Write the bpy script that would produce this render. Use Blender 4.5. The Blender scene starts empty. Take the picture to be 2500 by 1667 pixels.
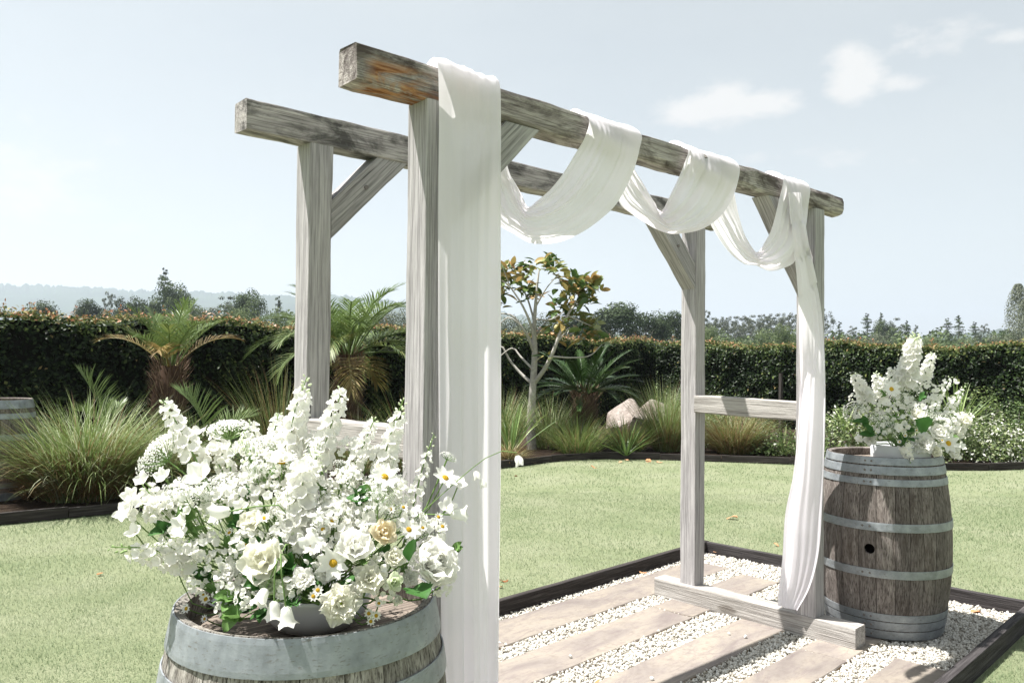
import bpy, bmesh, math, random
import numpy as np
from mathutils import Vector, Matrix, noise

random.seed(7); RNG = np.random.default_rng(7)
scene = bpy.context.scene
COL = scene.collection
R = math.radians

# ---------------------------------------------------------------- camera
CAM = np.array([-1.487, -2.0378, 1.423]); YAW, PIT, ROL = R(42.3588), R(1.4416), R(0.5919)
FPX, IW, IH = 1956.03, 2500.0, 1667.0
_f = np.array([math.sin(YAW)*math.cos(PIT), math.cos(YAW)*math.cos(PIT), math.sin(PIT)])
_r0 = np.array([math.cos(YAW), -math.sin(YAW), 0.0]); _u0 = np.cross(_r0, _f)
_r = _r0*math.cos(ROL)+_u0*math.sin(ROL); _u = _u0*math.cos(ROL)-_r0*math.sin(ROL)
cd = bpy.data.cameras.new('camera'); cam = bpy.data.objects.new('camera', cd); COL.objects.link(cam)
cam.matrix_world = Matrix(((_r[0],_u[0],-_f[0],CAM[0]),(_r[1],_u[1],-_f[1],CAM[1]),(_r[2],_u[2],-_f[2],CAM[2]),(0,0,0,1)))
cd.sensor_fit = 'HORIZONTAL'; cd.sensor_width = 36.0; cd.lens = 36.0*FPX/IW
cd.clip_start = 0.05; cd.clip_end = 20000
scene.camera = cam
# ---------------------------------------------------------------- sun and sky
SUN_DIR = Vector((-0.31, 0.30, 1.0)).normalized()          # towards the sun
w = bpy.data.worlds.new('World'); scene.world = w; w.use_nodes = True
nt = w.node_tree; nt.nodes.clear()
def wn(t, **k):
    n = nt.nodes.new(t)
    for a, b in k.items(): setattr(n, a, b)
    return n
sky = wn('ShaderNodeTexSky', sky_type='NISHITA', sun_disc=False)
sky.sun_elevation = math.asin(SUN_DIR.z); sky.sun_rotation = math.atan2(SUN_DIR.x, SUN_DIR.y)
sky.altitude = 0; sky.air_density = 1.0; sky.dust_density = 0.85; sky.ozone_density = 1.0
hs = wn('ShaderNodeHueSaturation'); hs.inputs['Saturation'].default_value = 0.5
nt.links.new(sky.outputs[0], hs.inputs['Color'])
tn = wn('ShaderNodeMix', data_type='RGBA', blend_type='MULTIPLY'); tn.inputs['Factor'].default_value = 1.0; nt.links.new(hs.outputs[0], tn.inputs['A']); tn.inputs['B'].default_value = (1.0, 0.98, 0.87, 1)
tcw = wn('ShaderNodeTexCoord')
def wmath(op, a, b=None, c=None, clamp=False):
    n = wn('ShaderNodeMath', operation=op, use_clamp=clamp)
    for i, v in enumerate((a, b, c)):
        if v is None: continue
        if isinstance(v, (int, float)): n.inputs[i].default_value = v
        else: nt.links.new(v, n.inputs[i])
    return n.outputs[0]
nzw = wn('ShaderNodeTexNoise'); nzw.inputs['Scale'].default_value = 17.0; nzw.inputs['Detail'].default_value = 7.0; nzw.inputs['Roughness'].default_value = 0.62
mpw = wn('ShaderNodeMapping'); mpw.inputs['Scale'].default_value = (1, 1, 2.2)
nt.links.new(tcw.outputs['Generated'], mpw.inputs[0]); nt.links.new(mpw.outputs[0], nzw.inputs['Vector'])
def pixdir(px, py):
    d = _f+_r*(px-IW/2)/FPX+_u*(IH/2-py)/FPX
    return d/np.linalg.norm(d)
CLOUDS = [(1750, 262, .062, .020, 1.0), (1850, 258, .045, .018, .9), (1895, 248, .03, .014, .6), (2085, 175, .030, .026, .95), (2075, 215, .028, .022, .8),
          (2190, 205, .035, .012, .5), (2280, 100, .055, .018, .6), (2230, 82, .05, .012, .5), (2420, 95, .06, .009, .45), (2080, 385, .04, .012, .5), (2200, 395, .04, .010, .35),
          (1900, 380, .06, .012, .3), (60, 400, .10, .045, .5), (30, 450, .09, .05, .5), (150, 540, .22, .012, .3), (600, 560, .20, .012, .25), (100, 160, .16, .02, .2), (500, 120, .25, .02, .15)]
fac = None
for (px, py, a, b, s_) in CLOUDS:
    d = pixdir(px, py); rt = np.cross(d, (0, 0, 1)); rt /= np.linalg.norm(rt); up = np.cross(rt, d)
    def dot(v):
        n = wn('ShaderNodeVectorMath', operation='DOT_PRODUCT'); nt.links.new(tcw.outputs['Generated'], n.inputs[0]); n.inputs[1].default_value = tuple(v); return n.outputs['Value']
    x = wmath('DIVIDE', dot(rt), a); y = wmath('DIVIDE', dot(up), b)
    front = wmath('GREATER_THAN', dot(d), 0.0)
    r2 = wmath('ADD', wmath('MULTIPLY', x, x), wmath('MULTIPLY', y, y))
    e = wmath('MULTIPLY', wmath('MULTIPLY', wmath('EXPONENT', wmath('MULTIPLY', r2, -0.8)), s_), front)
    fac = e if fac is None else wmath('MAXIMUM', fac, e)
cl = wmath('MULTIPLY', wmath('SUBTRACT', wmath('ADD', wmath('MULTIPLY', fac, 1.25), wmath('MULTIPLY', wmath('SUBTRACT', nzw.outputs['Fac'], 0.5), 1.9)), 0.34), wmath('MULTIPLY_ADD', fac, 3.0, 0.0, clamp=True))
cl = wmath('MULTIPLY', cl, 1.7, clamp=True)
# thin veil of high cloud over the whole sky
nz2 = wn('ShaderNodeTexNoise'); nz2.inputs['Scale'].default_value = 2.2; nz2.inputs['Detail'].default_value = 5.0
mp2 = wn('ShaderNodeMapping'); mp2.inputs['Scale'].default_value = (1, 1, 4.0)
nt.links.new(tcw.outputs['Generated'], mp2.inputs[0]); nt.links.new(mp2.outputs[0], nz2.inputs['Vector'])
veil = wmath('MULTIPLY', wmath('MULTIPLY_ADD', nz2.outputs['Fac'], 2.2, -0.75, clamp=True), 0.30)
veil = wmath('ADD', veil, 0.34)
mv = wn('ShaderNodeMix', data_type='RGBA'); nt.links.new(veil, mv.inputs['Factor']); nt.links.new(tn.outputs['Result'], mv.inputs['A']); mv.inputs['B'].default_value = (4.25, 4.5, 4.4, 1)
mc = wn('ShaderNodeMix', data_type='RGBA'); nt.links.new(wmath('MULTIPLY', cl, 0.95), mc.inputs['Factor']); nt.links.new(mv.outputs['Result'], mc.inputs['A']); mc.inputs['B'].default_value = (5.15, 5.1, 4.9, 1)
bg = wn('ShaderNodeBackground'); bg.inputs['Strength'].default_value = 0.067
ow = wn('ShaderNodeOutputWorld'); nt.links.new(mc.outputs['Result'], bg.inputs['Color']); nt.links.new(bg.outputs[0], ow.inputs['Surface'])
sl = bpy.data.lights.new('sun', 'SUN'); sl.energy = 4.9; sl.angle = R(0.53); sl.color = (1.0, 0.97, 0.925)
so = bpy.data.objects.new('sun', sl); COL.objects.link(so); so.rotation_euler = SUN_DIR.to_track_quat('Z', 'Y').to_euler()
scene.view_settings.view_transform = 'Standard'; scene.view_settings.look = 'None'; scene.view_settings.gamma = 1.0
scene.view_settings.exposure = 1.40
scene.render.engine = 'CYCLES'
scene.cycles.max_bounces = 8; scene.cycles.transparent_max_bounces = 16; scene.cycles.transmission_bounces = 6; scene.cycles.diffuse_bounces = 4

# ---------------------------------------------------------------- helpers
def dirv(px, py): return _f+_r*(px-IW/2)/FPX+_u*(IH/2-py)/FPX
def on_z(px, py, z): d = dirv(px, py); return CAM+d*(z-CAM[2])/d[2]
def on_y(px, py, y): d = dirv(px, py); return CAM+d*(y-CAM[1])/d[1]
def on_x(px, py, x): d = dirv(px, py); return CAM+d*(x-CAM[0])/d[0]
def at_d(px, py, dep): return CAM+dirv(px, py)*dep          # dep = distance along the view axis
def ground_at(px, dep, z=0.0):
    p = CAM+dirv(px, 880)*dep; return np.array([p[0], p[1], z])

WM = {}
def wm(o): return WM.get(o.name, Matrix.Identity(4))
def place(o, parent=None, M=None):
    M = M if M is not None else Matrix.Identity(4)
    COL.objects.link(o); WM[o.name] = M
    if parent is not None:
        o.parent = parent; o.matrix_basis = wm(parent).inverted() @ M
    else: o.matrix_basis = M
    return o
def tag(o, label=None, cat=None, group=None, kind=None):
    if label: o['label'] = label
    if cat: o['category'] = cat
    if group: o['group'] = group
    if kind: o['kind'] = kind
    return o
def empty(name, loc, label=None, cat=None, group=None, rz=0.0):
    o = bpy.data.objects.new(name, None); o.empty_display_size = 0.1
    place(o, None, Matrix.Translation(Vector(loc)) @ Matrix.Rotation(rz, 4, 'Z')); return tag(o, label, cat, group)
def obj(name, me, parent=None, M=None, label=None):
    o = bpy.data.objects.new(name, me); place(o, parent, M)
    if label: o['label'] = label
    return o
def pymesh(name, V, F, mats, smooth=False, mi=None):
    me = bpy.data.meshes.new(name); me.from_pydata([tuple(v) for v in V], [], [tuple(f) for f in F])
    for m in (mats if isinstance(mats, (list, tuple)) else [mats]): me.materials.append(m)
    if smooth: me.polygons.foreach_set('use_smooth', [True]*len(me.polygons))
    if mi is not None: me.polygons.foreach_set('material_index', list(mi))
    me.update(); return me
def npmesh(name, V, F, mats, smooth=False, tint=None, mi=None):
    V = np.ascontiguousarray(V, dtype=np.float32); F = np.ascontiguousarray(F, dtype=np.int32)
    me = bpy.data.meshes.new(name); k = F.shape[1]
    me.vertices.add(len(V)); me.vertices.foreach_set('co', V.ravel())
    me.loops.add(F.size); me.loops.foreach_set('vertex_index', F.ravel())
    me.polygons.add(len(F)); me.polygons.foreach_set('loop_start', np.arange(0, F.size, k, dtype=np.int32))
    if smooth: me.polygons.foreach_set('use_smooth', np.ones(len(F), dtype=bool))
    for m in (mats if isinstance(mats, (list, tuple)) else [mats]): me.materials.append(m)
    if mi is not None: me.polygons.foreach_set('material_index', np.asarray(mi, dtype=np.int32))
    me.update(calc_edges=True)
    if tint is not None:
        a = me.attributes.new('tint', 'FLOAT', 'POINT'); a.data.foreach_set('value', np.ascontiguousarray(tint, dtype=np.float32))
    return me
def join(parts):
    """parts: list of (V,F[,tint]); same face size"""
    Vs, Fs, Ts = [], [], []; o = 0
    for p in parts:
        Vs.append(np.asarray(p[0], float)); Fs.append(np.asarray(p[1], int)+o); o += len(p[0])
        Ts.append(np.asarray(p[2], float) if len(p) > 2 else np.zeros(len(p[0])))
    return np.concatenate(Vs), np.concatenate(Fs), np.concatenate(Ts)
def nrm(a): return a/np.maximum(np.linalg.norm(a, axis=-1, keepdims=True), 1e-9)
def frame(n, spin=0.0):
    z = Vector(n).normalized(); q = z.to_track_quat('Z', 'Y').to_matrix().to_4x4()
    return q @ Matrix.Rotation(spin, 4, 'Z')
def cr(points, n):
    """Catmull-Rom through points, n samples"""
    P = np.asarray(points, float); m = len(P)
    Q = np.vstack([2*P[0]-P[1], P, 2*P[-1]-P[-2]])
    d = np.r_[0, np.cumsum(np.linalg.norm(np.diff(P, axis=0), axis=1)+1e-6)]; t = np.interp(np.linspace(0, d[-1], n), d, np.arange(m))
    i = np.clip(t.astype(int), 0, m-2); u = (t-i)[:, None]
    a, b, c, e = Q[i], Q[i+1], Q[i+2], Q[i+3]
    return 0.5*((2*b)+(-a+c)*u+(2*a-5*b+4*c-e)*u*u+(-a+3*b-3*c+e)*u**3)
def tube(path, rad, sides=6, cap=True):
    P = np.asarray(path, float); n = len(P); rad = np.broadcast_to(np.asarray(rad, float), (n,))
    T = np.gradient(P, axis=0); T = nrm(T)
    ref = np.array([0, 0, 1.0]) if abs(T[:, 2]).mean() < .8 else np.array([1.0, 0, 0])
    A = nrm(np.cross(T, ref)); B = np.cross(T, A)
    th = np.arange(sides)*2*np.pi/sides
    V = (P[:, None]+rad[:, None, None]*(A[:, None]*np.cos(th)[None, :, None]+B[:, None]*np.sin(th)[None, :, None])).reshape(-1, 3)
    F = []
    for i in range(n-1):
        for j in range(sides):
            F.append((i*sides+j, i*sides+(j+1) % sides, (i+1)*sides+(j+1) % sides, (i+1)*sides+j))
    return V, np.array(F)

# ---------------------------------------------------------------- materials
def newmat(name):
    m = bpy.data.materials.new(name); m.use_nodes = True; m.node_tree.nodes.clear(); return m, m.node_tree
class NB:
    def __init__(s, name):
        s.m, s.t = newmat(name)
    def n(s, typ, ins=None, **k):
        nd = s.t.nodes.new(typ)
        for a, b in k.items(): setattr(nd, a, b)
        for a, b in (ins or {}).items():
            if hasattr(b, 'is_linked') or hasattr(b, 'links'): s.t.links.new(b, nd.inputs[a])
            else: nd.inputs[a].default_value = b
        return nd
    def link(s, a, b): s.t.links.new(a, b)
    def obj(s, scale=(1, 1, 1), rnd=True):
        tc = s.n('ShaderNodeTexCoord'); v = tc.outputs['Object']
        if rnd:
            oi = s.n('ShaderNodeObjectInfo'); mu = s.n('ShaderNodeMath', {0: oi.outputs['Random'], 1: 37.0}, operation='MULTIPLY')
            ad = s.n('ShaderNodeVectorMath', {0: v, 1: mu.outputs[0]}, operation='ADD'); v = ad.outputs[0]
        mp = s.n('ShaderNodeMapping', {0: v, 'Scale': scale}); return mp.outputs[0]
    def noise(s, vec, scale, detail=5, rough=.55, dist=0.0):
        return s.n('ShaderNodeTexNoise', {'Vector': vec, 'Scale': scale, 'Detail': detail, 'Roughness': rough, 'Distortion': dist}).outputs['Fac']
    def ramp(s, fac, stops):
        r = s.n('ShaderNodeValToRGB', {'Fac': fac}); el = r.color_ramp.elements
        while len(el) < len(stops): el.new(0.5)
        for e, (p, c) in zip(el, stops): e.position = p; e.color = (c if len(c) == 4 else tuple(c)+(1,)) if not isinstance(c, (int, float)) else (c, c, c, 1)
        return r.outputs['Color']
    def mix(s, f, a, b, mode='MIX'):
        m = s.n('ShaderNodeMix', data_type='RGBA', blend_type=mode)
        for k, v in (('Factor', f), ('A', a), ('B', b)):
            if hasattr(v, 'links'): s.t.links.new(v, m.inputs[k])
            elif isinstance(v, (int, float)): m.inputs[k].default_value = v
            else: m.inputs[k].default_value = tuple(v) if len(v) == 4 else tuple(v)+(1,)
        return m.outputs['Result']
    def math(s, op, a, b=0.0, clamp=False):
        m = s.n('ShaderNodeMath', operation=op, use_clamp=clamp)
        for i, v in enumerate((a, b)):
            if hasattr(v, 'links'): s.t.links.new(v, m.inputs[i])
            else: m.inputs[i].default_value = v
        return m.outputs[0]
    def attr(s, name='tint'): return s.n('ShaderNodeAttribute', attribute_name=name).outputs['Fac']
    def bsdf(s, col, rough=.8, spec=.3, bump=None, bstr=.4, bdist=.01, metal=0.0):
        p = s.n('ShaderNodeBsdfPrincipled')
        if hasattr(col, 'links'): s.link(col, p.inputs['Base Color'])
        else: p.inputs['Base Color'].default_value = tuple(col)+(1,)
        if hasattr(rough, 'links'): s.link(rough, p.inputs['Roughness'])
        else: p.inputs['Roughness'].default_value = rough
        p.inputs['Specular IOR Level'].default_value = spec; p.inputs['Metallic'].default_value = metal
        if bump is not None:
            b = s.n('ShaderNodeBump', {'Height': bump, 'Strength': bstr, 'Distance': bdist}); s.link(b.outputs[0], p.inputs['Normal'])
        return p.outputs[0]
    def out(s, sh):
        o = s.n('ShaderNodeOutputMaterial'); s.link(sh, o.inputs['Surface']); return s.m
    def trans(s, sh, col, f):
        t = s.n('ShaderNodeBsdfTranslucent')
        if hasattr(col, 'links'): s.link(col, t.inputs['Color'])
        else: t.inputs['Color'].default_value = tuple(col)+(1,)
        mx = s.n('ShaderNodeMixShader', {'Fac': f}); s.link(sh, mx.inputs[1]); s.link(t.outputs[0], mx.inputs[2]); return mx.outputs[0]

def wood_mat(name, light, mid, dark, stain=(.05, .045, .04), s_lo=.56, s_hi=.75, s_amt=.7, warm=None, warm_x=None, lichen=0.0):
    b = NB(name); v1 = b.obj((1.3, 24, 24)); v2 = b.obj((2.4, 95, 95)); v3 = b.obj((.8, 2.4, 2.4)); v4 = b.obj((.55, 26, 26))
    n1 = b.noise(v1, 2.2, 6, .6, .25); n2 = b.noise(v2, 2.0, 5, .65); n3 = b.noise(v3, 5.0, 7, .68, .5); n4 = b.noise(v4, 1.6, 3, .5, .8)
    c = b.ramp(n1, [(.30, dark), (.47, mid), (.66, light)])
    n9 = b.noise(b.obj((3.5, 190, 190)), 1.0, 3, .6)
    c = b.mix(b.ramp(n2, [(.36, .6), (.54, 0.0)]), c, b.mix(.6, c, (dark[0]*.45, dark[1]*.45, dark[2]*.45), 'MIX'))
    c = b.mix(b.ramp(n9, [(.36, .65), (.52, 0.0)]), c, (dark[0]*.6, dark[1]*.6, dark[2]*.6))
    c = b.mix(b.math('MULTIPLY', b.ramp(n3, [(s_lo, 0.0), (s_hi, 1.0)]), s_amt), c, stain)
    if lichen > 0:
        n5 = b.noise(b.obj((1, 1, 1)), 38, 4, .6); n6 = b.noise(b.obj((1, 1, 1)), 3.5, 3, .5)
        c = b.mix(b.math('MULTIPLY', b.math('MULTIPLY', b.ramp(n5, [(.56, 0.0), (.62, 1.0)]), b.ramp(n6, [(.45, 0.0), (.6, 1.0)])), lichen), c, (.40, .42, .34))
    if warm:
        tc = b.n('ShaderNodeTexCoord'); sx = b.n('ShaderNodeSeparateXYZ', {0: tc.outputs['Object']})
        n7 = b.noise(b.obj((2.2, 7, 7), False), 2.0, 6, .65, .9)
        f = b.ramp(n7, [(.40, 0.0), (.52, 1.0)])
        x0, x1 = warm_x
        fx = b.math('MULTIPLY', b.n('ShaderNodeMapRange', {'Value': sx.outputs[0], 1: x0, 2: x0+.05}).outputs[0], b.n('ShaderNodeMapRange', {'Value': sx.outputs[0], 1: x1, 2: x1-.08}).outputs[0])
        fz = b.n('ShaderNodeMapRange', {'Value': sx.outputs[2], 1: .034, 2: .004}).outputs[0]
        n8 = b.noise(b.obj((3, 22, 22), False), 2.0, 5, .6, .5)
        wc = b.ramp(n8, [(.32, (.05, .02, .014)), (.44, (.20, .075, .03)), (.56, (.42, .22, .11)), (.70, (.52, .36, .22))])
        c = b.mix(b.math('MULTIPLY', b.math('MULTIPLY', f, fx), fz), c, wc)
    crk = b.ramp(n4, [(.245, 1.0), (.275, 0.0)])
    c = b.mix(crk, c, (.022, .019, .017))
    h = b.math('SUBTRACT', b.math('ADD', b.math('MULTIPLY', n1, .5), b.math('MULTIPLY', n2, .6)), b.math('MULTIPLY', crk, .9))
    vk = b.n('ShaderNodeTexVoronoi', {'Vector': b.obj((1.6, 5, 5)), 'Scale': 1.0, 'Randomness': 1.0}); kn = b.ramp(vk.outputs['Distance'], [(.0, 1.0), (.085, .85), (.13, 0.0)])
    c = b.mix(b.math('MULTIPLY', kn, .75), c, (dark[0]*.4, dark[1]*.36, dark[2]*.32))
    return b.out(b.bsdf(c, .88, .2, h, 1.0, .008))
M_POST = wood_mat('weathered_post_wood', (.52, .50, .495), (.43, .41, .41), (.32, .305, .305), s_lo=.6, s_hi=.85, s_amt=.35)
M_BRACE = wood_mat('weathered_brace_wood', (.48, .46, .455), (.37, .355, .35), (.25, .238, .235), s_lo=.6, s_hi=.85, s_amt=.3)
M_BEAMF = wood_mat('front_beam_wood', (.62, .575, .54), (.43, .39, .365), (.19, .165, .155), stain=(.055, .04, .037), s_lo=.44, s_hi=.60, s_amt=.88, warm=(.36, .14, .055), warm_x=(.02, .46), lichen=.25)
M_BEAMR = wood_mat('rear_beam_wood', (.60, .565, .535), (.43, .40, .385), (.22, .20, .19), stain=(.045, .043, .04), s_lo=.47, s_hi=.62, s_amt=.85, lichen=.2)
M_SILL = wood_mat('sill_wood', (.50, .475, .445), (.40, .375, .35), (.24, .22, .20), s_lo=.62, s_hi=.9, s_amt=.3)
def stave_mat(name, a, b_, c_, dk):
    b = NB(name); v1 = b.obj((22, 22, 3)); v2 = b.obj((130, 130, 16)); v3 = b.obj((2, 2, 1.5))
    oi = b.n('ShaderNodeObjectInfo')
    n1 = b.noise(v1, 2.5, 6, .6, .5); n2 = b.noise(v2, 1.6, 4, .65); n3 = b.noise(v3, 3, 5, .6)
    c = b.ramp(n1, [(.3, a), (.5, b_), (.7, c_)])
    c = b.mix(b.ramp(n2, [(.38, .85), (.54, 0.0)]), c, dk)
    c = b.mix(b.math('MULTIPLY', b.ramp(n3, [(.5, 0.0), (.75, 1.0)]), .6), c, (dk[0]*1.2, dk[1]*1.1, dk[2]))
    hv = b.n('ShaderNodeHueSaturation', {'Color': c}); b.link(b.n('ShaderNodeMapRange', {'Value': oi.outputs['Random'], 3: .72, 4: 1.18}).outputs[0], hv.inputs['Value'])
    return b.out(b.bsdf(hv.outputs[0], .85, .2, b.math('ADD', n1, n2), .7, .004))
M_STAVE = stave_mat('barrel_stave_oak', (.125, .105, .095), (.21, .182, .166), (.31, .278, .256), (.055, .045, .039))
M_STAVEG = stave_mat('grey_barrel_stave', (.16, .145, .125), (.29, .27, .24), (.42, .40, .36), (.05, .042, .036))
def hoop_mat():
    b = NB('galvanised_hoop'); n1 = b.noise(b.obj((1, 1, 1)), 14, 6, .65); n2 = b.noise(b.obj((1, 1, 3)), 60, 3, .6)
    c = b.ramp(n1, [(.3, (.19, .205, .222)), (.5, (.285, .308, .328)), (.72, (.38, .405, .425))])
    c = b.mix(b.ramp(n2, [(.58, 0.0), (.72, .6)]), c, (.14, .115, .09))
    return b.out(b.bsdf(c, b.n('ShaderNodeMapRange', {'Value': n1, 3: .42, 4: .65}).outputs[0], .5, n2, .15, .002, .55))
M_HOOP = hoop_mat()
def plain(name, col, rough=.7, spec=.3, nscale=None, var=.25, tr=None, bstr=.3):
    b = NB(name)
    if nscale:
        n = b.noise(b.obj(), nscale, 5, .6); c = b.ramp(n, [(.25, tuple(x*(1-var) for x in col)), (.75, tuple(min(1, x*(1+var)) for x in col))])
        sh = b.bsdf(c, rough, spec, n, bstr, .004)
    else: c = col; sh = b.bsdf(c, rough, spec)
    if tr: sh = b.trans(sh, c, tr)
    return b.out(sh)
M_RIVET = plain('rivet_steel', (.16, .14, .13), .5, .5, 40)
M_DARKWOOD = plain('barrel_inside_wood', (.10, .062, .048), .9, .1, 12, .5)
M_HEAD = wood_mat('barrel_head_oak', (.36, .30, .25), (.23, .19, .16), (.10, .085, .07), s_lo=.5, s_hi=.75, s_amt=.5)
M_BLACK = plain('painted_hole_shade', (.012, .01, .009), .95, .05)  # near-black colour standing for the shade inside the bung hole
def leafmat(name, stops, tr=.3, rough=.55, spec=.35):
    b = NB(name); t = b.attr(); c = b.ramp(t, stops); return b.out(b.trans(b.bsdf(c, rough, spec), c, tr))
# ================================================================= SETTING
def soil_mat():
    b = NB('bark_mulch'); n1 = b.noise(b.obj(rnd=False), 28, 7, .7); n2 = b.noise(b.obj(rnd=False), 3, 3)
    c = b.ramp(n1, [(.3, (.012, .009, .007)), (.55, (.05, .035, .025)), (.75, (.12, .085, .06))])
    return b.out(b.bsdf(c, .95, .1, n1, 1.0, .03))
def ground_mat():
    b = NB('lawn_turf'); n1 = b.noise(b.obj(rnd=False), 1.3, 5, .6); n2 = b.noise(b.obj(rnd=False), 70, 4, .7)
    c = b.ramp(n1, [(.3, (.16, .19, .10)), (.5, (.215, .235, .14)), (.72, (.26, .27, .18))])
    c = b.mix(b.ramp(n2, [(.35, .55), (.6, 0.0)]), c, (.11, .14, .07))
    return b.out(b.bsdf(c, .9, .15, n2, .8, .02))
M_SOIL = soil_mat(); M_TURF = ground_mat()
M_FIELD = plain('far_pasture', (.13, .17, .075), .95, .1, .02, .3)
LZ = -0.030                                                   # lawn level
V = [(-2600, -300, -.3), (4600, -300, -.3), (4600, 4600, -.3), (-2600, 4600, -.3)]
tag(obj('ground', pymesh('ground', V, [(0, 1, 2, 3)], M_FIELD)), kind='structure')
BZ = .02
EDGE = [(-7, 6.5), (-3, 6.25), (0, 6.05), (1.2, 5.95), (3, 6.0), (5.5, 6.1), (7.0, 6.2), (7.75, 5.95), (8.4, 5.25), (9.3, 4.0), (10.3, 2.4), (11.6, 1.45), (14.5, .3)]
edge = cr([(x, y, 0) for x, y in EDGE], 140)
lawn = [(-9, -4, LZ), (14.5, -4, LZ)] + [tuple((p[0], p[1], LZ)) for p in edge[::-1]] + [(-9, 6.6, LZ)]
tag(obj('lawn', pymesh('lawn', lawn, [tuple(range(len(lawn)))], M_TURF)), kind='structure')
bed = [tuple((p[0], p[1], BZ)) for p in edge] + [(16, .3, BZ), (16, 12, BZ), (-9, 12, BZ), (-9, 6.6, BZ)]
tag(obj('garden_bed', pymesh('garden_bed', bed, [tuple(range(len(bed)))], M_SOIL)), kind='structure')

# gravel bed and paving slabs
GX0, GX1, GY0, GY1 = -1.35, 3.82, -.69, 1.41
def gravel_mat():
    b = NB('white_gravel'); t = b.attr(); c = b.ramp(t, [(.0, (.30, .27, .22)), (.25, (.42, .395, .345)), (.7, (.53, .51, .46)), (1.0, (.61, .595, .55))]); return b.out(b.bsdf(c, .75, .25))
M_GRAVEL = gravel_mat()
M_GBASE = plain('gravel_bedding', (.36, .33, .285), .95, .1, 80, .35, bstr=.9)
PM = Matrix.Translation((2.4, 0, 0)) @ Matrix.Rotation(R(3.0), 4, 'Z') @ Matrix.Translation((-2.4, 0, 0))
GZ = -.022                                                  # gravel bedding level, just above the lawn sheet
gb = tag(obj('gravel_bed', pymesh('gravel_bed', [(GX0, GY0, GZ), (GX1, GY0, GZ), (GX1, GY1, GZ), (GX0, GY1, GZ)], [(0, 1, 2, 3)], M_GBASE), None, PM), kind='structure')
def slab_mat():
    b = NB('sandstone_slab'); v = b.obj((1.2, 3.2, 3)); n1 = b.noise(v, 1.6, 6, .6, .7); n2 = b.noise(b.obj(), 26, 6, .7); oi = b.n('ShaderNodeObjectInfo')
    c = b.ramp(n1, [(.25, (.145, .122, .115)), (.42, (.215, .188, .168)), (.6, (.275, .24, .20)), (.8, (.24, .217, .196))])
    c = b.mix(b.ramp(n2, [(.3, .5), (.5, 0.0)]), c, (.15, .125, .105))
    n3 = b.noise(b.obj((1, 4, 1)), 4.5, 7, .7, 1.2); c = b.mix(b.ramp(n3, [(.52, 0.0), (.60, .45), (.66, 0.0)]), c, (.15, .12, .12))
    hv = b.n('ShaderNodeHueSaturation', {'Color': c}); b.link(b.n('ShaderNodeMapRange', {'Value': oi.outputs['Random'], 3: .86, 4: 1.06}).outputs[0], hv.inputs['Value'])
    return b.out(b.bsdf(hv.outputs[0], .85, .2, b.math('ADD', n1, n2), .35, .006))
M_SLAB = slab_mat(); M_SLABEDGE = plain('slab_broken_edge', (.24, .175, .11), .95, .1, 30, .5, bstr=.8)
def slab(x0, x1, y0, y1, zt, seed, skew=0.0):
    """flagstone with a chipped, uneven outline"""
    rs = random.Random(seed); n = 44; L, Wd = x1-x0, y1-y0; per = []
    nx, ny = max(4, int(L/.06)), max(3, int(Wd/.06))
    for i in range(nx): per.append((x0+L*i/nx, y0, 0, -1))
    for i in range(ny): per.append((x1, y0+Wd*i/ny, 1, 0))
    for i in range(nx): per.append((x1-L*i/nx, y1, 0, 1))
    for i in range(ny): per.append((x0, y1-Wd*i/ny, -1, 0))
    cx, cy = (x0+x1)/2, (y0+y1)/2
    Vv = []; m = len(per)
    for ring, (ins, z) in enumerate(((.004, -.045), (0.0, -.006), (.004, 0.0))):
        for (x, y, ax, ay) in per:
            d = .006*noise.noise((x*9, y*9, seed))+.004*noise.noise((x*31, y*31, seed+5))-ins+(.004*noise.noise((x*23, y*23, seed+9)) if ring == 0 else 0)
            Vv.append((x+ax*d-cx+skew*(y-cy), y+ay*d-cy, z+.0015*noise.noise((x*6, y*6, seed+3))))
    Fv = []; mi = []
    for r_ in range(2):
        for i in range(m):
            j = (i+1) % m; Fv.append((r_*m+i, r_*m+j, (r_+1)*m+j, (r_+1)*m+i)); mi.append(1 if r_ == 0 else 0)
    Fv.append(tuple(range(2*m, 3*m))); mi.append(0)
    me = pymesh('slab', Vv, Fv, [M_SLAB, M_SLABEDGE], False, mi)
    return obj('slab', me, gb, PM @ Matrix.Translation((cx, cy, zt)))
SZ = 0.0
SLABS = []
def srow(y0, y1, xs, seed, skew=0):
    for i in range(len(xs)-1):
        slab(xs[i]+.004, xs[i+1]-.004, y0, y1, SZ+random.uniform(-.002, .002), seed+i, skew); SLABS.append((xs[i], xs[i+1], y0, y1))

srow(1.04, 1.33, [-.4, 1.31, 3.50], 11); srow(.625, .90, [-.3, .9, 2.37, 3.42], 21); srow(.165, .43, [-.2, 1.0, 2.95], 31)
srow(-.255, -.015, [.3, 2.33, 2.80], 41); srow(-.64, -.40, [.2, 1.3, 2.555], 51)
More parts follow.
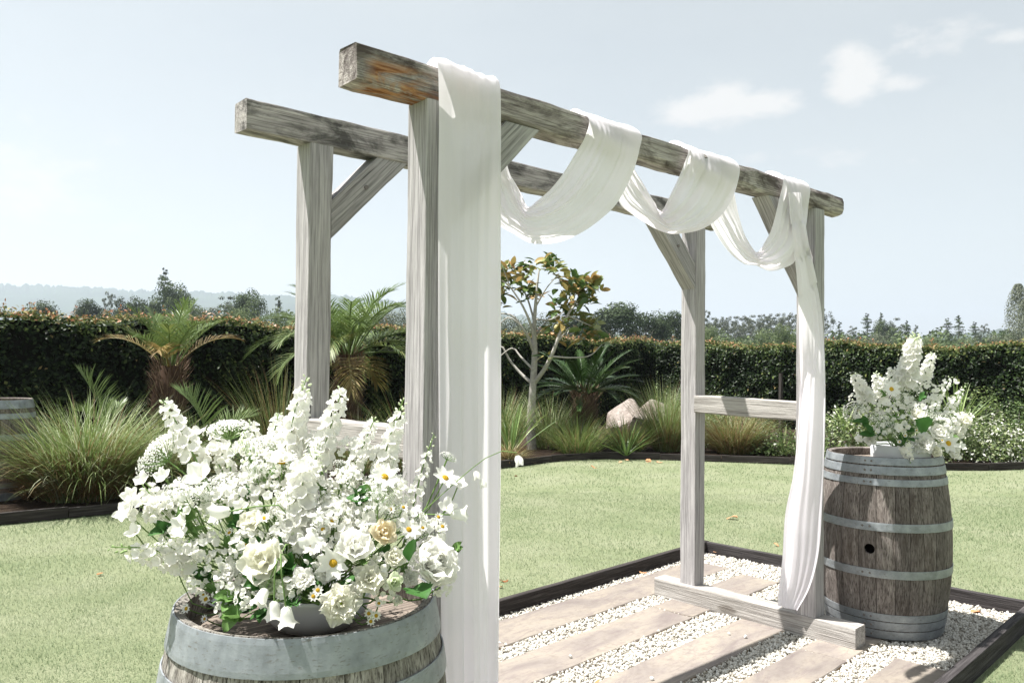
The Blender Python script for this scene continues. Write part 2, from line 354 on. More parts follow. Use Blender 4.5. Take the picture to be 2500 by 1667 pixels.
# white pebbles over the bedding, between the slabs
def pebbles(n, seed):
    g = np.random.default_rng(seed)
    t = (1+5**.5)/2
    IV = nrm(np.array([(-1,t,0),(1,t,0),(-1,-t,0),(1,-t,0),(0,-1,t),(0,1,t),(0,-1,-t),(0,1,-t),(t,0,-1),(t,0,1),(-t,0,-1),(-t,0,1)], float))
    IF = np.array([(0,11,5),(0,5,1),(0,1,7),(0,7,10),(0,10,11),(1,5,9),(5,11,4),(11,10,2),(10,7,6),(7,1,8),(3,9,4),(3,4,2),(3,2,6),(3,6,8),(3,8,9),(4,9,5),(2,4,11),(6,2,10),(8,6,7),(9,8,1)])
    x = g.uniform(-.3, GX1-.008, n); y = g.uniform(GY0+.008, GY1-.008, n); keep = np.ones(n, bool)
    for (a, b_, c, d) in SLABS: keep &= ~((x > a+.006) & (x < b_-.006) & (y > c+.006) & (y < d-.006))
    keep &= ~((x < .75) & (g.random(n) < .5))
    x, y = x[keep], y[keep]; m = len(x)
    s_ = (.0038+.0072*g.random(m)**1.6)[:, None]*np.array([1.25, .95, .72])*g.uniform(.8, 1.2, (m, 3))
    q = nrm(g.normal(size=(m, 4))); a, b_, c, d = q.T
    Rm = np.stack([1-2*(c*c+d*d), 2*(b_*c-a*d), 2*(b_*d+a*c), 2*(b_*c+a*d), 1-2*(b_*b_+d*d), 2*(c*d-a*b_), 2*(b_*d-a*c), 2*(c*d+a*b_), 1-2*(b_*b_+c*c)], -1).reshape(m, 3, 3)
    z = GZ+.004+g.uniform(0, .012, m)
    jit = g.uniform(.78, 1.15, (m, 12, 1))
    Vv = np.einsum('mij,mkj->mki', Rm, IV[None]*s_[:, None]*jit)+np.stack([x, y, z], -1)[:, None]
    F = (IF[None]+12*np.arange(m)[:, None, None]).reshape(-1, 3)
    tint = np.repeat(np.clip(g.normal(.55, .25, m), 0, 1), 12)
    return npmesh('gravel', Vv.reshape(-1, 3), F, M_GRAVEL, False, tint)
tag(obj('gravel', pebbles(72000, 3), gb, PM), kind='stuff')
# stray pebbles lying on the slabs
def stone_mesh(name, r_, seed, mat, sub=2, amp=.35, sq=(1, 1, 1), fr=2.0):
    bm = bmesh.new(); bmesh.ops.create_icosphere(bm, subdivisions=sub, radius=1)
    for v in bm.verts:
        k = 1+amp*noise.noise(v.co*fr*.6+Vector((seed, 0, 0)))+amp*.4*noise.noise(v.co*fr*2.2+Vector((0, seed, 0)))
        v.co = Vector((v.co.x*k*r_*sq[0], v.co.y*k*r_*sq[1], v.co.z*k*r_*sq[2]))
    me = bpy.data.meshes.new(name); bm.to_mesh(me); bm.free(); me.materials.append(mat); return me
M_WSTONE = plain('white_stone', (.66, .64, .59), .8, .2, 40, .15)
sm = stone_mesh('loose_pebble', .009, 3.1, M_WSTONE, 1)
for (px, py, lab) in [(1393, 1601, 'white pebble lying alone near the middle of the second long slab'), (1780, 1545, 'white pebble lying on the third slab'), (1820, 1553, 'larger white pebble on the third slab near the sill'), (1592, 1655, 'tiny pale pebble on the third slab at the photo bottom')]:
    p = on_z(px, py, SZ+.006); tag(obj('loose_pebble', sm, None, Matrix.Translation(p)@Matrix.Rotation(random.random()*6, 4, 'Z')@Matrix.Scale(random.uniform(.8, 1.3), 4)), lab, 'pebble', 'stray pebbles on the slabs')

# ---- black timber edging round the gravel
M_EDGE = wood_mat('stained_edging_wood', (.075, .066, .062), (.042, .036, .034), (.02, .017, .016), s_lo=.6, s_hi=.8, s_amt=.3)
M_EDGEW = wood_mat('worn_edging_wood', (.085, .078, .078), (.05, .045, .046), (.026, .023, .023), s_lo=.6, s_hi=.8, s_amt=.3)
def timber_mesh(name, L, wy, wz, mat, bev=.006, wob=.004, seed=0, n=None, bev2=None, taper=0.0, endrough=.002):
    """squared timber along local X, centred in y and z, irregular arrises"""
    n = n or max(6, int(L/.06)); Vv = []; bev2 = bev if bev2 is None else bev2; K = 3
    S = 0
    for i in range(n+1):
        t = i/n; b_ = bev+(bev2-bev)*t; ring = []
        b_ *= 1+.5*noise.noise((t*L*5, seed, 1.7))
        hy = wy/2*(1+taper*t); hz = wz/2*(1+taper*t)
        for (sy, sz, a0) in ((1, 1, 0), (-1, 1, 90), (-1, -1, 180), (1, -1, 270)):
            bb = min(b_*(1+.6*noise.noise((t*L*4, seed+sy*3+sz*7, 3.3))), hy*.8, hz*.8)
            for k in range(K):
                a = R(a0+90*k/(K-1)); ring.append((sy*(hy-bb)+bb*math.cos(a), sz*(hz-bb)+bb*math.sin(a)))
        for (y, z) in ring:
            d = wob*(noise.noise((t*L*2.2, y*6+seed, z*6))+.45*noise.noise((t*L*11, y*22, z*22+seed)))
            dx = endrough*noise.noise((y*40, z*40, seed)) if i in (0, n) else 0
            r_ = math.hypot(y, z) or 1; Vv.append((L*t+dx, y+y/r_*d, z+z/r_*d))
        S = len(ring)
    Fv = [tuple(range(S-1, -1, -1)), tuple(n*S+j for j in range(S))]
    for i in range(n):
        for j in range(S):
            k = (j+1) % S; Fv.append((i*S+j, i*S+k, (i+1)*S+k, (i+1)*S+j))
    return pymesh(name, Vv, Fv, mat)
def between(a, b_, up=(0, 0, 1)):
    a, b_ = Vector(a), Vector(b_); x = (b_-a).normalized(); y = Vector(up).cross(x).normalized(); z = x.cross(y)
    return Matrix(((x.x, y.x, z.x, a.x), (x.y, y.y, z.y, a.y), (x.z, y.z, z.z, a.z), (0, 0, 0, 1)))
def timber(name, a, b_, wy, wz, mat, parent, seed, up=(0, 0, 1), pre=None, **k):
    M = between(a, b_, up); L = (Vector(b_)-Vector(a)).length
    return obj(name, timber_mesh(name, L, wy, wz, mat, seed=seed, **k), parent, (pre @ M) if pre else M)
ge = empty('gravel_edging', PM @ Vector((GX1, GY0, 0)), 'low black timber boards boxing in the gravel and slabs under the arbor', 'edging')
ET = .072
timber('board', (GX0-.04, GY1+.021, ET/2-.025), (GX1+.042, GY1+.021, ET/2-.025), .042, ET+.05, M_EDGE, ge, 61, pre=PM, wob=.002, bev=.004)
timber('board', (GX1+.021, GY1-.001, ET/2-.026), (GX1+.021, GY0+.001, ET/2-.026), .042, ET+.046, M_EDGEW, ge, 62, pre=PM, wob=.002, bev=.004)
timber('board', (GX1+.044, GY0-.023, ET/2-.025), (GX0-.04, GY0-.023, ET/2-.025), .045, ET+.05, M_EDGEW, ge, 63, pre=PM, wob=.002, bev=.004)
timber('board', (GX0-.021, GY0+.001, ET/2-.026), (GX0-.021, GY1-.001, ET/2-.026), .042, ET+.046, M_EDGE, ge, 64, pre=PM, wob=.002, bev=.004)
# ---- edging of the planted bed, laid as short straight boards along the curve
be = empty('garden_edging', (edge[70][0], edge[70][1], LZ), 'dark timber edging curving along the front of the planted bed', 'edging')
eb = cr([(x, y, 0) for x, y in EDGE], 27)
for i in range(26):
    a, b_ = eb[i], eb[i+1]; d = (b_-a)/np.linalg.norm(b_-a)
    zt = .075+.006*math.sin(i*2.1)
    timber('board', (a[0]+d[0]*.004, a[1]+d[1]*.004, zt/2-.012), (b_[0]-d[0]*.004, b_[1]-d[1]*.004, zt/2-.012), .035, zt+.02, M_EDGE, be, 70+i, wob=.003, bev=.004, n=10)

# ================================================================= ARBOR
ar = empty('wedding_arbor', (1.3, .43, 0), 'weathered grey timber arbor of two beam-and-post frames standing on the slabs', 'arbor')
H, H2, WY, WX, LX, LY, ZS = 2.2513, 2.2602, .108, .1005, 2.53, .758, .1033
B0 = SZ+.001
def post(x, y, ztop, seed, name='post', m=M_POST, sx=WX, sy=WY, **k):
    return timber(name, (x+sx/2, y+sy/2, ZS), (x+sx/2, y+sy/2, ztop), sx, sy, m, ar, seed, up=(0, 1, 0), wob=.004, bev=.006, **k)
post(0, 0, H, 1); post(0, LY, H2, 2); post(LX, 0, H, 3); post(LX+.018, LY, H2, 4)
timber('beam', (-.256, .052, H+.055), (2.862, .052, H+.055), .103, .110, M_BEAMF, ar, 5, bev=.010, bev2=.034, wob=.009, n=70, endrough=.006)
timber('beam', (-.257, LY+.052, H2+.057), (2.84, LY+.052, H2+.057), .103, .114, M_BEAMR, ar, 6, bev=.006, bev2=.012, wob=.007, n=70, endrough=.005)
def brace(px_, sgn, y, leg0, leg1, zt, seed):
    # outer arris runs from (x+leg1, zt) on the beam to (x, zt-leg1) on the post; inner from leg0
    wd = .094; ym = y+.054; c = .707
    Vv = []
    for yy in (ym-wd/2, ym+wd/2):
        for (dx, dz) in ((leg0, 0), (leg1, 0), (0, -leg1), (0, -leg0)): Vv.append((px_+sgn*dx, yy, zt+dz))
    # subdivide along the length for grain wobble
    a = np.array(Vv); o = a.mean(0); xax = Vector((sgn*c, 0, c)); yax = Vector((0, 1, 0)); zax = xax.cross(yax)
    M = Matrix(((xax.x, yax.x, zax.x, o[0]), (xax.y, yax.y, zax.y, o[1]), (xax.z, yax.z, zax.z, o[2]), (0, 0, 0, 1))); Mi = M.inverted()
    n = 10; W_ = []
    for i in range(n+1):
        t = i/n
        for yy in (0, 4):
            for (p, q) in ((3, 0), (2, 1)):
                v = Vector(a[yy+p])*(1-t)+Vector(a[yy+q])*t; v = Mi @ v
                d = .002*noise.noise((t*4, yy+seed, p)); W_.append((v.x, v.y+d, v.z+d))
    Fv = [(0, 1, 3, 2), (n*4+2, n*4+3, n*4+1, n*4)]
    for i in range(n):
        k = i*4
        for (p, q) in ((0, 1), (1, 3), (3, 2), (2, 0)): Fv.append((k+p, k+4+p, k+4+q, k+q))
    me = pymesh('brace', W_, Fv, M_BRACE); bm = bmesh.new(); bm.from_mesh(me); bmesh.ops.recalc_face_normals(bm, faces=bm.faces); bm.to_mesh(me); bm.free()
    br = obj('brace', me, ar, M)
    bt = pymesh('bolt', *[x for x in cyl_vf(.009, .006, 8)], M_RIVET)
    obj('bolt', bt, br, Matrix.Translation((px_+sgn*leg0*.5+sgn*.05, ym-wd/2-.003, zt-leg0*.5-.03)) @ Matrix.Rotation(R(90), 4, 'X'))
def cyl_vf(r_, h, n=12):
    Vv = [(r_*math.cos(2*math.pi*i/n), r_*math.sin(2*math.pi*i/n), z) for z in (-h/2, h/2) for i in range(n)]
    Fv = [tuple(range(n-1, -1, -1)), tuple(range(n, 2*n))]+[(i, (i+1) % n, n+(i+1) % n, n+i) for i in range(n)]
    return Vv, Fv
brace(WX, 1, LY, .21, .36, H2, 1); brace(LX+.018, -1, LY, .24, .39, H2, 2); brace(WX, 1, 0, .24, .40, H, 3); brace(LX, -1, 0, .30, .46, H, 4)
# mid rails between the front and rear posts, sills on the ground
timber('rail', (.052, LY, 1.199-.051), (.052, WY, 1.205-.051), .092, .102, M_SILL, ar, 11, bev=.008, wob=.005)
timber('rail', (LX+.050, LY, 1.233-.051), (LX+.050, WY, 1.226-.051), .092, .102, M_SILL, ar, 12, bev=.008, wob=.005)
timber('sill', (.052, 1.037, (ZS+B0)/2), (.052, -.2135, (ZS+B0)/2), .108, ZS-B0+.0, M_SILL, ar, 13, bev=.008, wob=.004)
timber('sill', (LX+.052, 1.037, (ZS+B0)/2-.006), (LX+.052, -.2135, (ZS+B0)/2-.006), .112, ZS-B0+.012, M_SILL, ar, 14, bev=.008, wob=.004)
# ================================================================= DRAPE
def cloth_mat():
    b = NB('white_chiffon'); c = (.975, .938, .985)
    v = b.obj((220, 220, 220), False); n = b.noise(v, 1.0, 2, .5)
    d = b.bsdf(c, .8, .15, n, .05, .001)
    t = b.trans(d, (.98, .948, .98), .5)
    tp = b.n('ShaderNodeBsdfTransparent'); mx = b.n('ShaderNodeMixShader', {'Fac': .03}); b.link(t, mx.inputs[1]); b.link(tp.outputs[0], mx.inputs[2])
    return b.out(mx.outputs[0])
M_CLOTH = cloth_mat()
def strip(name, A, B, parent, nt_=70, ns=56, amp=.012, pleats=7, seed=0, ramp=(0.0, 1.0), gather=.0, bulge=None, nrm_hint=None, hem=True):
    """cloth between edge curves A and B, pleated across its width"""
    g = np.random.default_rng(seed)
    a = cr(A, nt_); b_ = cr(B, nt_); t = np.linspace(0, 1, nt_)[:, None]; s = np.linspace(0, 1, ns)[None]
    sw = s+gather*np.sin(2*np.pi*s*2+seed)/12
    P = a[:, None]*(1-sw[..., None])+b_[:, None]*sw[..., None]
    dt = np.gradient(P, axis=0); ds = np.gradient(P, axis=1); N = nrm(np.cross(dt, ds))
    if nrm_hint is not None:
        h = np.asarray(nrm_hint, float); N *= np.sign((N*h).sum(-1, keepdims=True)+1e-6)
    off = np.zeros((nt_, ns))
    for k in range(8):
        f = pleats*(.30+.22*k)*g.uniform(.85, 1.15); ph = g.uniform(0, 6.28); dr = g.uniform(-1.2, 1.2); am = g.uniform(.5, 1)/(.5+k*.55)
        ph2 = g.uniform(0, 6.28); am_t = .55+.45*np.sin(2*np.pi*t*g.uniform(.25, .8)+ph2)
        wv = np.sin(2*np.pi*f*s+ph+dr*t+.5*np.sin(3*t+ph2)+.9*np.sin(2*np.pi*s*1.1+ph2)); off += am*am_t*(wv*.55+.45*(1-np.abs(np.sin(np.pi*f*s+ph/2+dr*t*.5)))*1.2-.25)
    off *= amp/1.6
    env = np.interp(t[:, 0], np.linspace(0, 1, len(ramp)), ramp)[:, None]
    off *= env*np.minimum(1, np.minimum(s, 1-s)*14)**.5
    if bulge is not None: off = off+np.interp(t[:, 0], np.linspace(0, 1, len(bulge)), bulge)[:, None]*np.sin(np.pi*s)
    P = P+N*off[..., None]
    ii, jj = np.meshgrid(np.arange(nt_-1), np.arange(ns-1), indexing='ij'); q = ii*ns+jj
    F = np.stack([q, q+1, q+ns+1, q+ns], -1).reshape(-1, 4)
    return obj(name, npmesh(name, P.reshape(-1, 3), F, M_CLOTH, True), parent)
dr = empty('drape', (.16, -.03, 0), 'long white chiffon cloth looped in three swags over the front beam of the arbor', 'drape')
TZ = H+.129; YF, YB = -.024, .126
def E_(l): return [on_y(px, py, y) for (px, py, y) in l]
# hanging panel at the left end: over the beam from behind, then straight down
xl0, xl1 = .012, .272
strip('hanging_panel', [(xl0+.05, YB+.004, H-.03), (xl0+.05, YB+.002, TZ-.045), (xl0+.02, .06, TZ-.006), (xl0, YF-.002, TZ-.010), (.016, YF-.014, H-.02), (.024, -.032, 1.85), (.034, -.036, 1.2), (.055, -.034, .6), (.075, -.04, .05)],
      [(xl1, YB+.004, H-.03), (xl1, YB+.002, TZ-.045), (xl1, .06, TZ-.006), (xl1, YF-.002, TZ-.010), (.276, YF-.014, H-.02), (.284, -.032, 1.85), (.288, -.036, 1.2), (.292, -.034, .6), (.294, -.04, .05)],
      dr, 110, 150, .040, 3.6, 5, (.2, .45, .9, 1.1, 1.2, 1.2), nrm_hint=(0, -1, 0))
def over(l, x):                                             # start of an edge: over the beam from behind
    return [np.array([x, YB+.002, TZ-.055]), np.array([x, YB-.002, TZ-.02]), np.array([x, .055, TZ+.012])] + l
def swag(seed, inner, outer, amp=.014, pl=6, nt_=84):
    i3, o3 = E_(inner), E_(outer)
    return strip('swag', over(i3, i3[0][0]+.006), over(o3, o3[0][0]-.004), dr, nt_, 110, amp*2.2, pl*1.1, seed, (.05, .12, .6, 1.1, 1.2, 1.2, .9), nrm_hint=None, bulge=(0, 0, 0, .02, .03, .03, .0))
swag(11, [(1437, 290, YF), (1429, 333, -.02), (1408, 370, -.022), (1376, 422, -.02), (1344, 462, -.01), (1311, 491, .01), (1289, 505, .045), (1271, 470, .09), (1255, 442, .115), (1243, 420, .12), (1225, 350, .125)],
     [(1565, 326, YF), (1562, 362, -.024), (1548, 414, -.03), (1526, 462, -.03), (1501, 503, -.028), (1457, 543, -.02), (1412, 572, -.01), (1360, 592, .01), (1299, 594, .04), (1255, 571, .07), (1212, 543, .095), (1185, 480, .115), (1172, 400, .125), (1168, 325, .125)])
swag(12, [(1679, 364, YF), (1671, 398, -.02), (1655, 438, -.022), (1635, 479, -.015), (1614, 515, .04), (1594, 491, .085), (1570, 450, .11), (1548, 414, .12), (1532, 370, .125)],
     [(1804, 404, YF), (1800, 450, -.026), (1784, 491, -.03), (1756, 531, -.028), (1715, 559, -.02), (1667, 570, 0), (1627, 569, .03), (1574, 543, .075), (1538, 520, .1), (1513, 497, .115), (1490, 440, .122), (1476, 360, .125)], .015, 6)
swag(13, [(1911, 434, YF), (1901, 491, -.02), (1885, 555, -.02), (1869, 588, 0), (1848, 616, .045), (1824, 588, .09), (1808, 543, .112), (1796, 491, .12), (1790, 450, .125)],
     [(1976, 454, YF), (1974, 499, -.024), (1964, 575, -.03), (1942, 636, -.02), (1909, 656, 0), (1877, 661, .02), (1845, 648, .05), (1816, 644, .07), (1780, 616, .095), (1748, 571, .115), (1727, 530, .12), (1700, 450, .125)], .015, 5)
# tail at the right end, falling beside the right front post to the sill
XT = 2.492
TL = [(1925, 470), (1932, 540), (1940, 620), (1948, 711), (1951, 807), (1953, 933), (1948, 1044), (1937, 1155), (1917, 1255), (1910, 1362), (1900, 1447), (1899, 1478)]
TR = [(1955, 470), (1961, 530), (1972, 600), (1988, 670), (2001, 729), (2010, 807), (2015, 930), (2014, 1060), (2007, 1230), (1999, 1345), (1978, 1430), (1946, 1490)]
def tailp(a, b_, x):                                        # in front of the brace at the top, beside the post lower down
    k = min(1.0, max(0.0, (b_-690)/260.0)); k = k*k*(3-2*k); return on_y(a, b_, -.035)*(1-k)+on_x(a, b_, x)*k
strip('tail', [tailp(a, b_, XT-.004) for a, b_ in TL], [tailp(a, b_, XT) for a, b_ in TR], dr, 100, 90, .024, 3.2, 21, (.7, 1, 1.2, 1.1, .9, .8), nrm_hint=(-1, 0, 0), bulge=(0, .0, .02, .04, .03, .0))

# ================================================================= BARRELS
def barrel(name, loc, h, rh, rb, label, hoops, mat, ns=26, rz=0.0, bung=None, head_drop=.035, rivets=True, group=None, rivet_a=None):
    t = empty(name, loc, label, 'barrel', group, rz); T = wm(t)
    prof = lambda z: rh+(rb-rh)*(1-(2*z/h-1)**2)
    th = .020; nz = 14
    widths = np.array([random.uniform(.75, 1.25) for _ in range(ns)]); ang = np.r_[0, np.cumsum(widths)]/widths.sum()*2*math.pi
    for i in range(ns):
        a0, a1 = ang[i]+.004, ang[i+1]-.004; am = (a0+a1)/2; Vv = []; na = 3
        dr_ = random.uniform(-.0012, .0012)
        for k in range(nz+1):
            z = h*k/nz; r_ = prof(z)+dr_
            for (rr, f) in ((r_, 0), (r_-th, 1)):
                for j in range(na+1):
                    a = a0+(a1-a0)*j/na; rj = rr-(.0018 if (j in (0, na) and f == 0) else 0)
                    rj += .0012*noise.noise((i*3.1, z*9, j)) if f == 0 else 0
                    Vv.append((rj*math.cos(a), rj*math.sin(a), z-(0.006 if f and k == nz else 0)))
        Fv = []; m = na+1; st = 2*m
        for k in range(nz):
            for j in range(na):
                Fv.append((k*st+j, k*st+j+1, (k+1)*st+j+1, (k+1)*st+j)); Fv.append((k*st+m+j+1, k*st+m+j, (k+1)*st+m+j, (k+1)*st+m+j+1))
            Fv.append((k*st+m, k*st, (k+1)*st, (k+1)*st+m)); Fv.append((k*st+na, k*st+m+na, (k+1)*st+m+na, (k+1)*st+na))
        for j in range(na):
            Fv.append((m+j, m+j+1, j+1, j)); q = nz*st; Fv.append((q+j, q+j+1, q+m+j+1, q+m+j))
        me = pymesh('stave', Vv, Fv, mat, False)
        o = obj('stave', me, t, T)
        if bung and a0 <= bung[0] % (2*math.pi) <= a1:
            cv, cf = cyl_vf(.026, .12, 24); cm = pymesh('cut', cv, cf, mat); co = bpy.data.objects.new('cut', cm); COL.objects.link(co)
            ba = bung[0]; rr = prof(bung[1])
            co.matrix_world = T @ Matrix.Translation((rr*math.cos(ba), rr*math.sin(ba), bung[1])) @ Matrix.Rotation(ba, 4, 'Z') @ Matrix.Rotation(R(90), 4, 'Y')
            md = o.modifiers.new('b', 'BOOLEAN'); md.operation = 'DIFFERENCE'; md.object = co; md.solver = 'EXACT'
            dg = bpy.context.evaluated_depsgraph_get(); dg.update(); nm = bpy.data.meshes.new_from_object(o.evaluated_get(dg)); o.modifiers.clear(); o.data = nm
            bpy.data.objects.remove(co)
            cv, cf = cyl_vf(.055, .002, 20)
            obj('bung_shade_disc', pymesh('bung_shade_disc', cv, cf, M_BLACK), t, T @ Matrix.Translation(((rr-.06)*math.cos(ba), (rr-.06)*math.sin(ba), bung[1])) @ Matrix.Rotation(ba, 4, 'Z') @ Matrix.Rotation(R(90), 4, 'Y'))  # black disc inside the barrel, painting the dark seen through the hole
    for (z0, z1) in hoops:
        n = 72; Vv = []; e = .0035
        for zz, o_ in ((z0, .0005), (z0, e), (z0+.15*(z1-z0), e+.0006), (z1-.15*(z1-z0), e+.0006), (z1, e), (z1, .0005)):
            r_ = prof(zz)+o_+.0008
            for j in range(n): a = 2*math.pi*j/n; Vv.append((r_*math.cos(a), r_*math.sin(a), zz))
        Fv = [(k*n+j, k*n+(j+1) % n, (k+1)*n+(j+1) % n, (k+1)*n+j) for k in range(5) for j in range(n)]
        hp = obj('hoop', pymesh('hoop', Vv, Fv, M_HOOP, False), t, T)
        if rivets:
            zc = (z0+z1)/2; ra = rivet_a if rivet_a is not None else 0
            sv, sf, = [], []
            bm = bmesh.new(); bmesh.ops.create_uvsphere(bm, u_segments=8, v_segments=5, radius=.0085); rm = bpy.data.meshes.new('rivet'); bm.to_mesh(rm); bm.free(); rm.materials.append(M_RIVET)
            for da in (0, .105):
                a = ra+da; r_ = prof(zc)+e+.001
                obj('rivet', rm, hp, T @ Matrix.Translation((r_*math.cos(a), r_*math.sin(a), zc)) @ Matrix.Scale(.7, 4))
            # lapped end of the band
            a = ra-.10; r_ = prof(zc)+e+.0022; Vv = []
            for da in (0, .30):
                for zz in (z0+.0015, z1-.0015):
                    rr = prof(zz)+e+(.0016 if da == 0 else .0008); Vv.append((rr*math.cos(a+da*.03), rr*math.sin(a+da*.03), zz))
            obj('lap_seam', pymesh('lap_seam', [Vv[0], Vv[2], Vv[3], Vv[1]], [(0, 1, 2, 3)], M_RIVET), hp, T)
    # head boards, set down inside the rim
    nb = 6; rr = prof(h-head_drop)-th-.001; zt = h-head_drop
    for i in range(nb):
        x0, x1 = -rr+2*rr*i/nb+.001, -rr+2*rr*(i+1)/nb-.001; pts = []
        for k in range(9): x = x0+(x1-x0)*k/8; pts.append((x, -math.sqrt(max(0, rr*rr-x*x))))
        pts2 = [(x, -y) for x, y in pts[::-1]]; pp = pts+pts2
        pp = [p for k, p in enumerate(pp) if k == 0 or (abs(p[0]-pp[k-1][0])+abs(p[1]-pp[k-1][1])) > 1e-5]
        m = len(pp); dz = random.uniform(-.0008, .0008)
        Vv = [(y, x, zt+dz-.002) for x, y in pp]+[(y, x, zt-.02) for x, y in pp]
        Fv = [tuple(range(m-1, -1, -1)), tuple(range(m, 2*m))]+[(k, (k+1) % m, m+(k+1) % m, m+k) for k in range(m)]
        obj('head_board', pymesh('head_board', Vv, Fv, M_HEAD), t, T)
    return t
HO = lambda h: [(h*.958, h*.998), (h*.905, h*.950), (h*.845, h*.882), (h*.60, h*.645), (h*.345, h*.39), (h*.105, h*.145), (h*.055, h*.10), (h*.004, h*.05)]
def face_angle(loc): return math.atan2(CAM[1]-loc[1], CAM[0]-loc[0])
RB = (3.055, -.131, 0.0); fa = face_angle(RB)
barrel('wine_barrel', RB, .943, .288, .338, 'brown oak wine barrel with a bung hole, holding the flowers right of the arbor', HO(.943), M_STAVE, 24, 0, (fa-.20, .47), rivet_a=fa-.30, head_drop=.045)
LB = (-.574, -.3485, 0.0); fl = face_angle(LB)
HL = [(.88*.915, .88*.998), (.88*.815, .88*.868), (.88*.60, .88*.66), (.88*.34, .88*.40), (.88*.13, .88*.185), (.88*.004, .88*.085)]
barrel('wine_barrel', LB, .88, .285, .335, 'grey weathered wine barrel with wide pale hoops in the left foreground', HL, M_STAVEG, 26, 0, None, rivet_a=fl+2.6, head_drop=.062)
pb = at_d(-4, 900, 8.0)
barrel('wine_barrel', (pb[0], pb[1], BZ), .98, .30, .355, 'dark wine barrel with pale top hoop in the bed at the left photo edge', HL if False else [(z0*1.11, z1*1.11) for z0, z1 in HL], M_STAVE, 22, 0, None, rivets=False)
# ================================================================= PLANTING
def leaves(P, N, size, tint, aspect=.45, fold=.25, g=RNG, droop=0.0):
    """n leaf faces: two triangles each, folded on the midrib"""
    n = len(P); N = nrm(N); size = np.broadcast_to(size, (n,))
    r_ = g.normal(size=(n, 3)); r_[:, 2] -= droop; A = nrm(r_-(r_*N).sum(1, keepdims=True)*N); B = np.cross(N, A)
    L = size[:, None]; Wd = L*aspect*g.uniform(.8, 1.2, (n, 1))*.5
    b0 = P-A*L*.5; t0 = P+A*L*.5; mid = P-A*L*.05
    l0 = mid+B*Wd+N*Wd*fold; r0 = mid-B*Wd+N*Wd*fold
    V = np.stack([b0, l0, t0, r0], 1).reshape(-1, 3); i = 4*np.arange(n)[:, None]
    F = np.concatenate([i+np.array([[0, 2, 1]]), i+np.array([[0, 3, 2]])], 0)
    return V, F, np.repeat(np.broadcast_to(tint, (n,)), 4)
def blades(base, az, L, th0, th1, wd, tint, seg=5, g=RNG, twist=.6, tint_tip=None):
    """n curved tapering blades: lean th0 at the base bending by th1 towards the tip (radians from vertical)"""
    n = len(base); L = np.broadcast_to(L, (n,)); th0 = np.broadcast_to(th0, (n,)); th1 = np.broadcast_to(th1, (n,)); wd = np.broadcast_to(wd, (n,)); tint = np.broadcast_to(tint, (n,))
    h = np.stack([np.cos(az), np.sin(az), np.zeros(n)], -1); sd = np.stack([-np.sin(az+g.normal(0, twist, n)), np.cos(az+g.normal(0, twist, n)), np.zeros(n)], -1); sd = nrm(sd)
    p = base.copy(); V = []; T = []
    for k in range(seg+1):
        t = k/seg
        w_ = wd*(1-t)**.7*.5 if k < seg else wd*0
        if k == 0: w_ = wd*.35
        if k == seg: V.append(p)
        else: V.append(p-sd*w_[:, None]); V.append(p+sd*w_[:, None])
        T.append(tint if tint_tip is None else tint+(tint_tip-tint)*t)
        if k < seg: T.append(T[-1])
        th = th0+th1*((k+.5)/seg); st = L/seg
        p = p+(h*np.sin(th)[:, None]+np.array([0, 0, 1.0])*np.cos(th)[:, None])*st[:, None]
    m = 2*seg+1; V = np.stack(V, 1).reshape(-1, 3); T = np.stack(T, 1).reshape(-1); i = m*np.arange(n)[:, None]; F = []
    for k in range(seg-1):
        a = 2*k; F.append(i+np.array([[a, a+1, a+3]])); F.append(i+np.array([[a, a+3, a+2]]))
    F.append(i+np.array([[2*seg-2, 2*seg-1, 2*seg]]))
    return V, np.concatenate(F, 0), T
G_GRASS = [(0.0, (.11, .055, .022)), (.18, (.23, .15, .065)), (.34, (.34, .30, .15)), (.5, (.115, .165, .045)), (.72, (.15, .215, .06)), (.88, (.28, .34, .15)), (1.0, (.46, .48, .33))]
M_TUSS = leafmat('tussock_blade', G_GRASS, .28, .5, .4)
M_LAWN = leafmat('lawn_blade', [(0, (.10, .16, .062)), (.4, (.188, .244, .132)), (.7, (.275, .31, .198)), (1.0, (.385, .40, .295))], .3, .6, .3)
M_DARKLEAF = leafmat('hedge_leaf', [(0, (.004, .009, .003)), (.35, (.010, .022, .006)), (.6, (.034, .06, .015)), (.78, (.115, .155, .042)), (.88, (.30, .25, .11)), (.95, (.38, .19, .10)), (1.0, (.45, .22, .14))], .2, .42, .18)  # low tints near black: deep shade of the hedge front put into leaf colour
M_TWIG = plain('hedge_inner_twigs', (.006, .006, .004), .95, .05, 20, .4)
M_BARK = wood_mat('grey_bark', (.34, .32, .29), (.21, .195, .175), (.085, .078, .068), s_lo=.55, s_hi=.8, s_amt=.5)
M_PALMLEAF = leafmat('palm_leaflet', [(0, (.18, .10, .032)), (.2, (.31, .23, .085)), (.42, (.165, .20, .06)), (.6, (.09, .14, .038)), (1.0, (.22, .30, .11))], .28, .42, .5)
M_CYCAD = leafmat('cycad_leaflet', [(0, (.012, .03, .008)), (.5, (.028, .062, .013)), (1.0, (.085, .145, .035))], .18, .3, .4)
M_TRUNKF = leafmat('fibrous_trunk', [(0, (.045, .028, .02)), (.5, (.14, .09, .062)), (1.0, (.30, .22, .16))], .05, .9, .1)
UP = np.array([0, 0, 1.0])

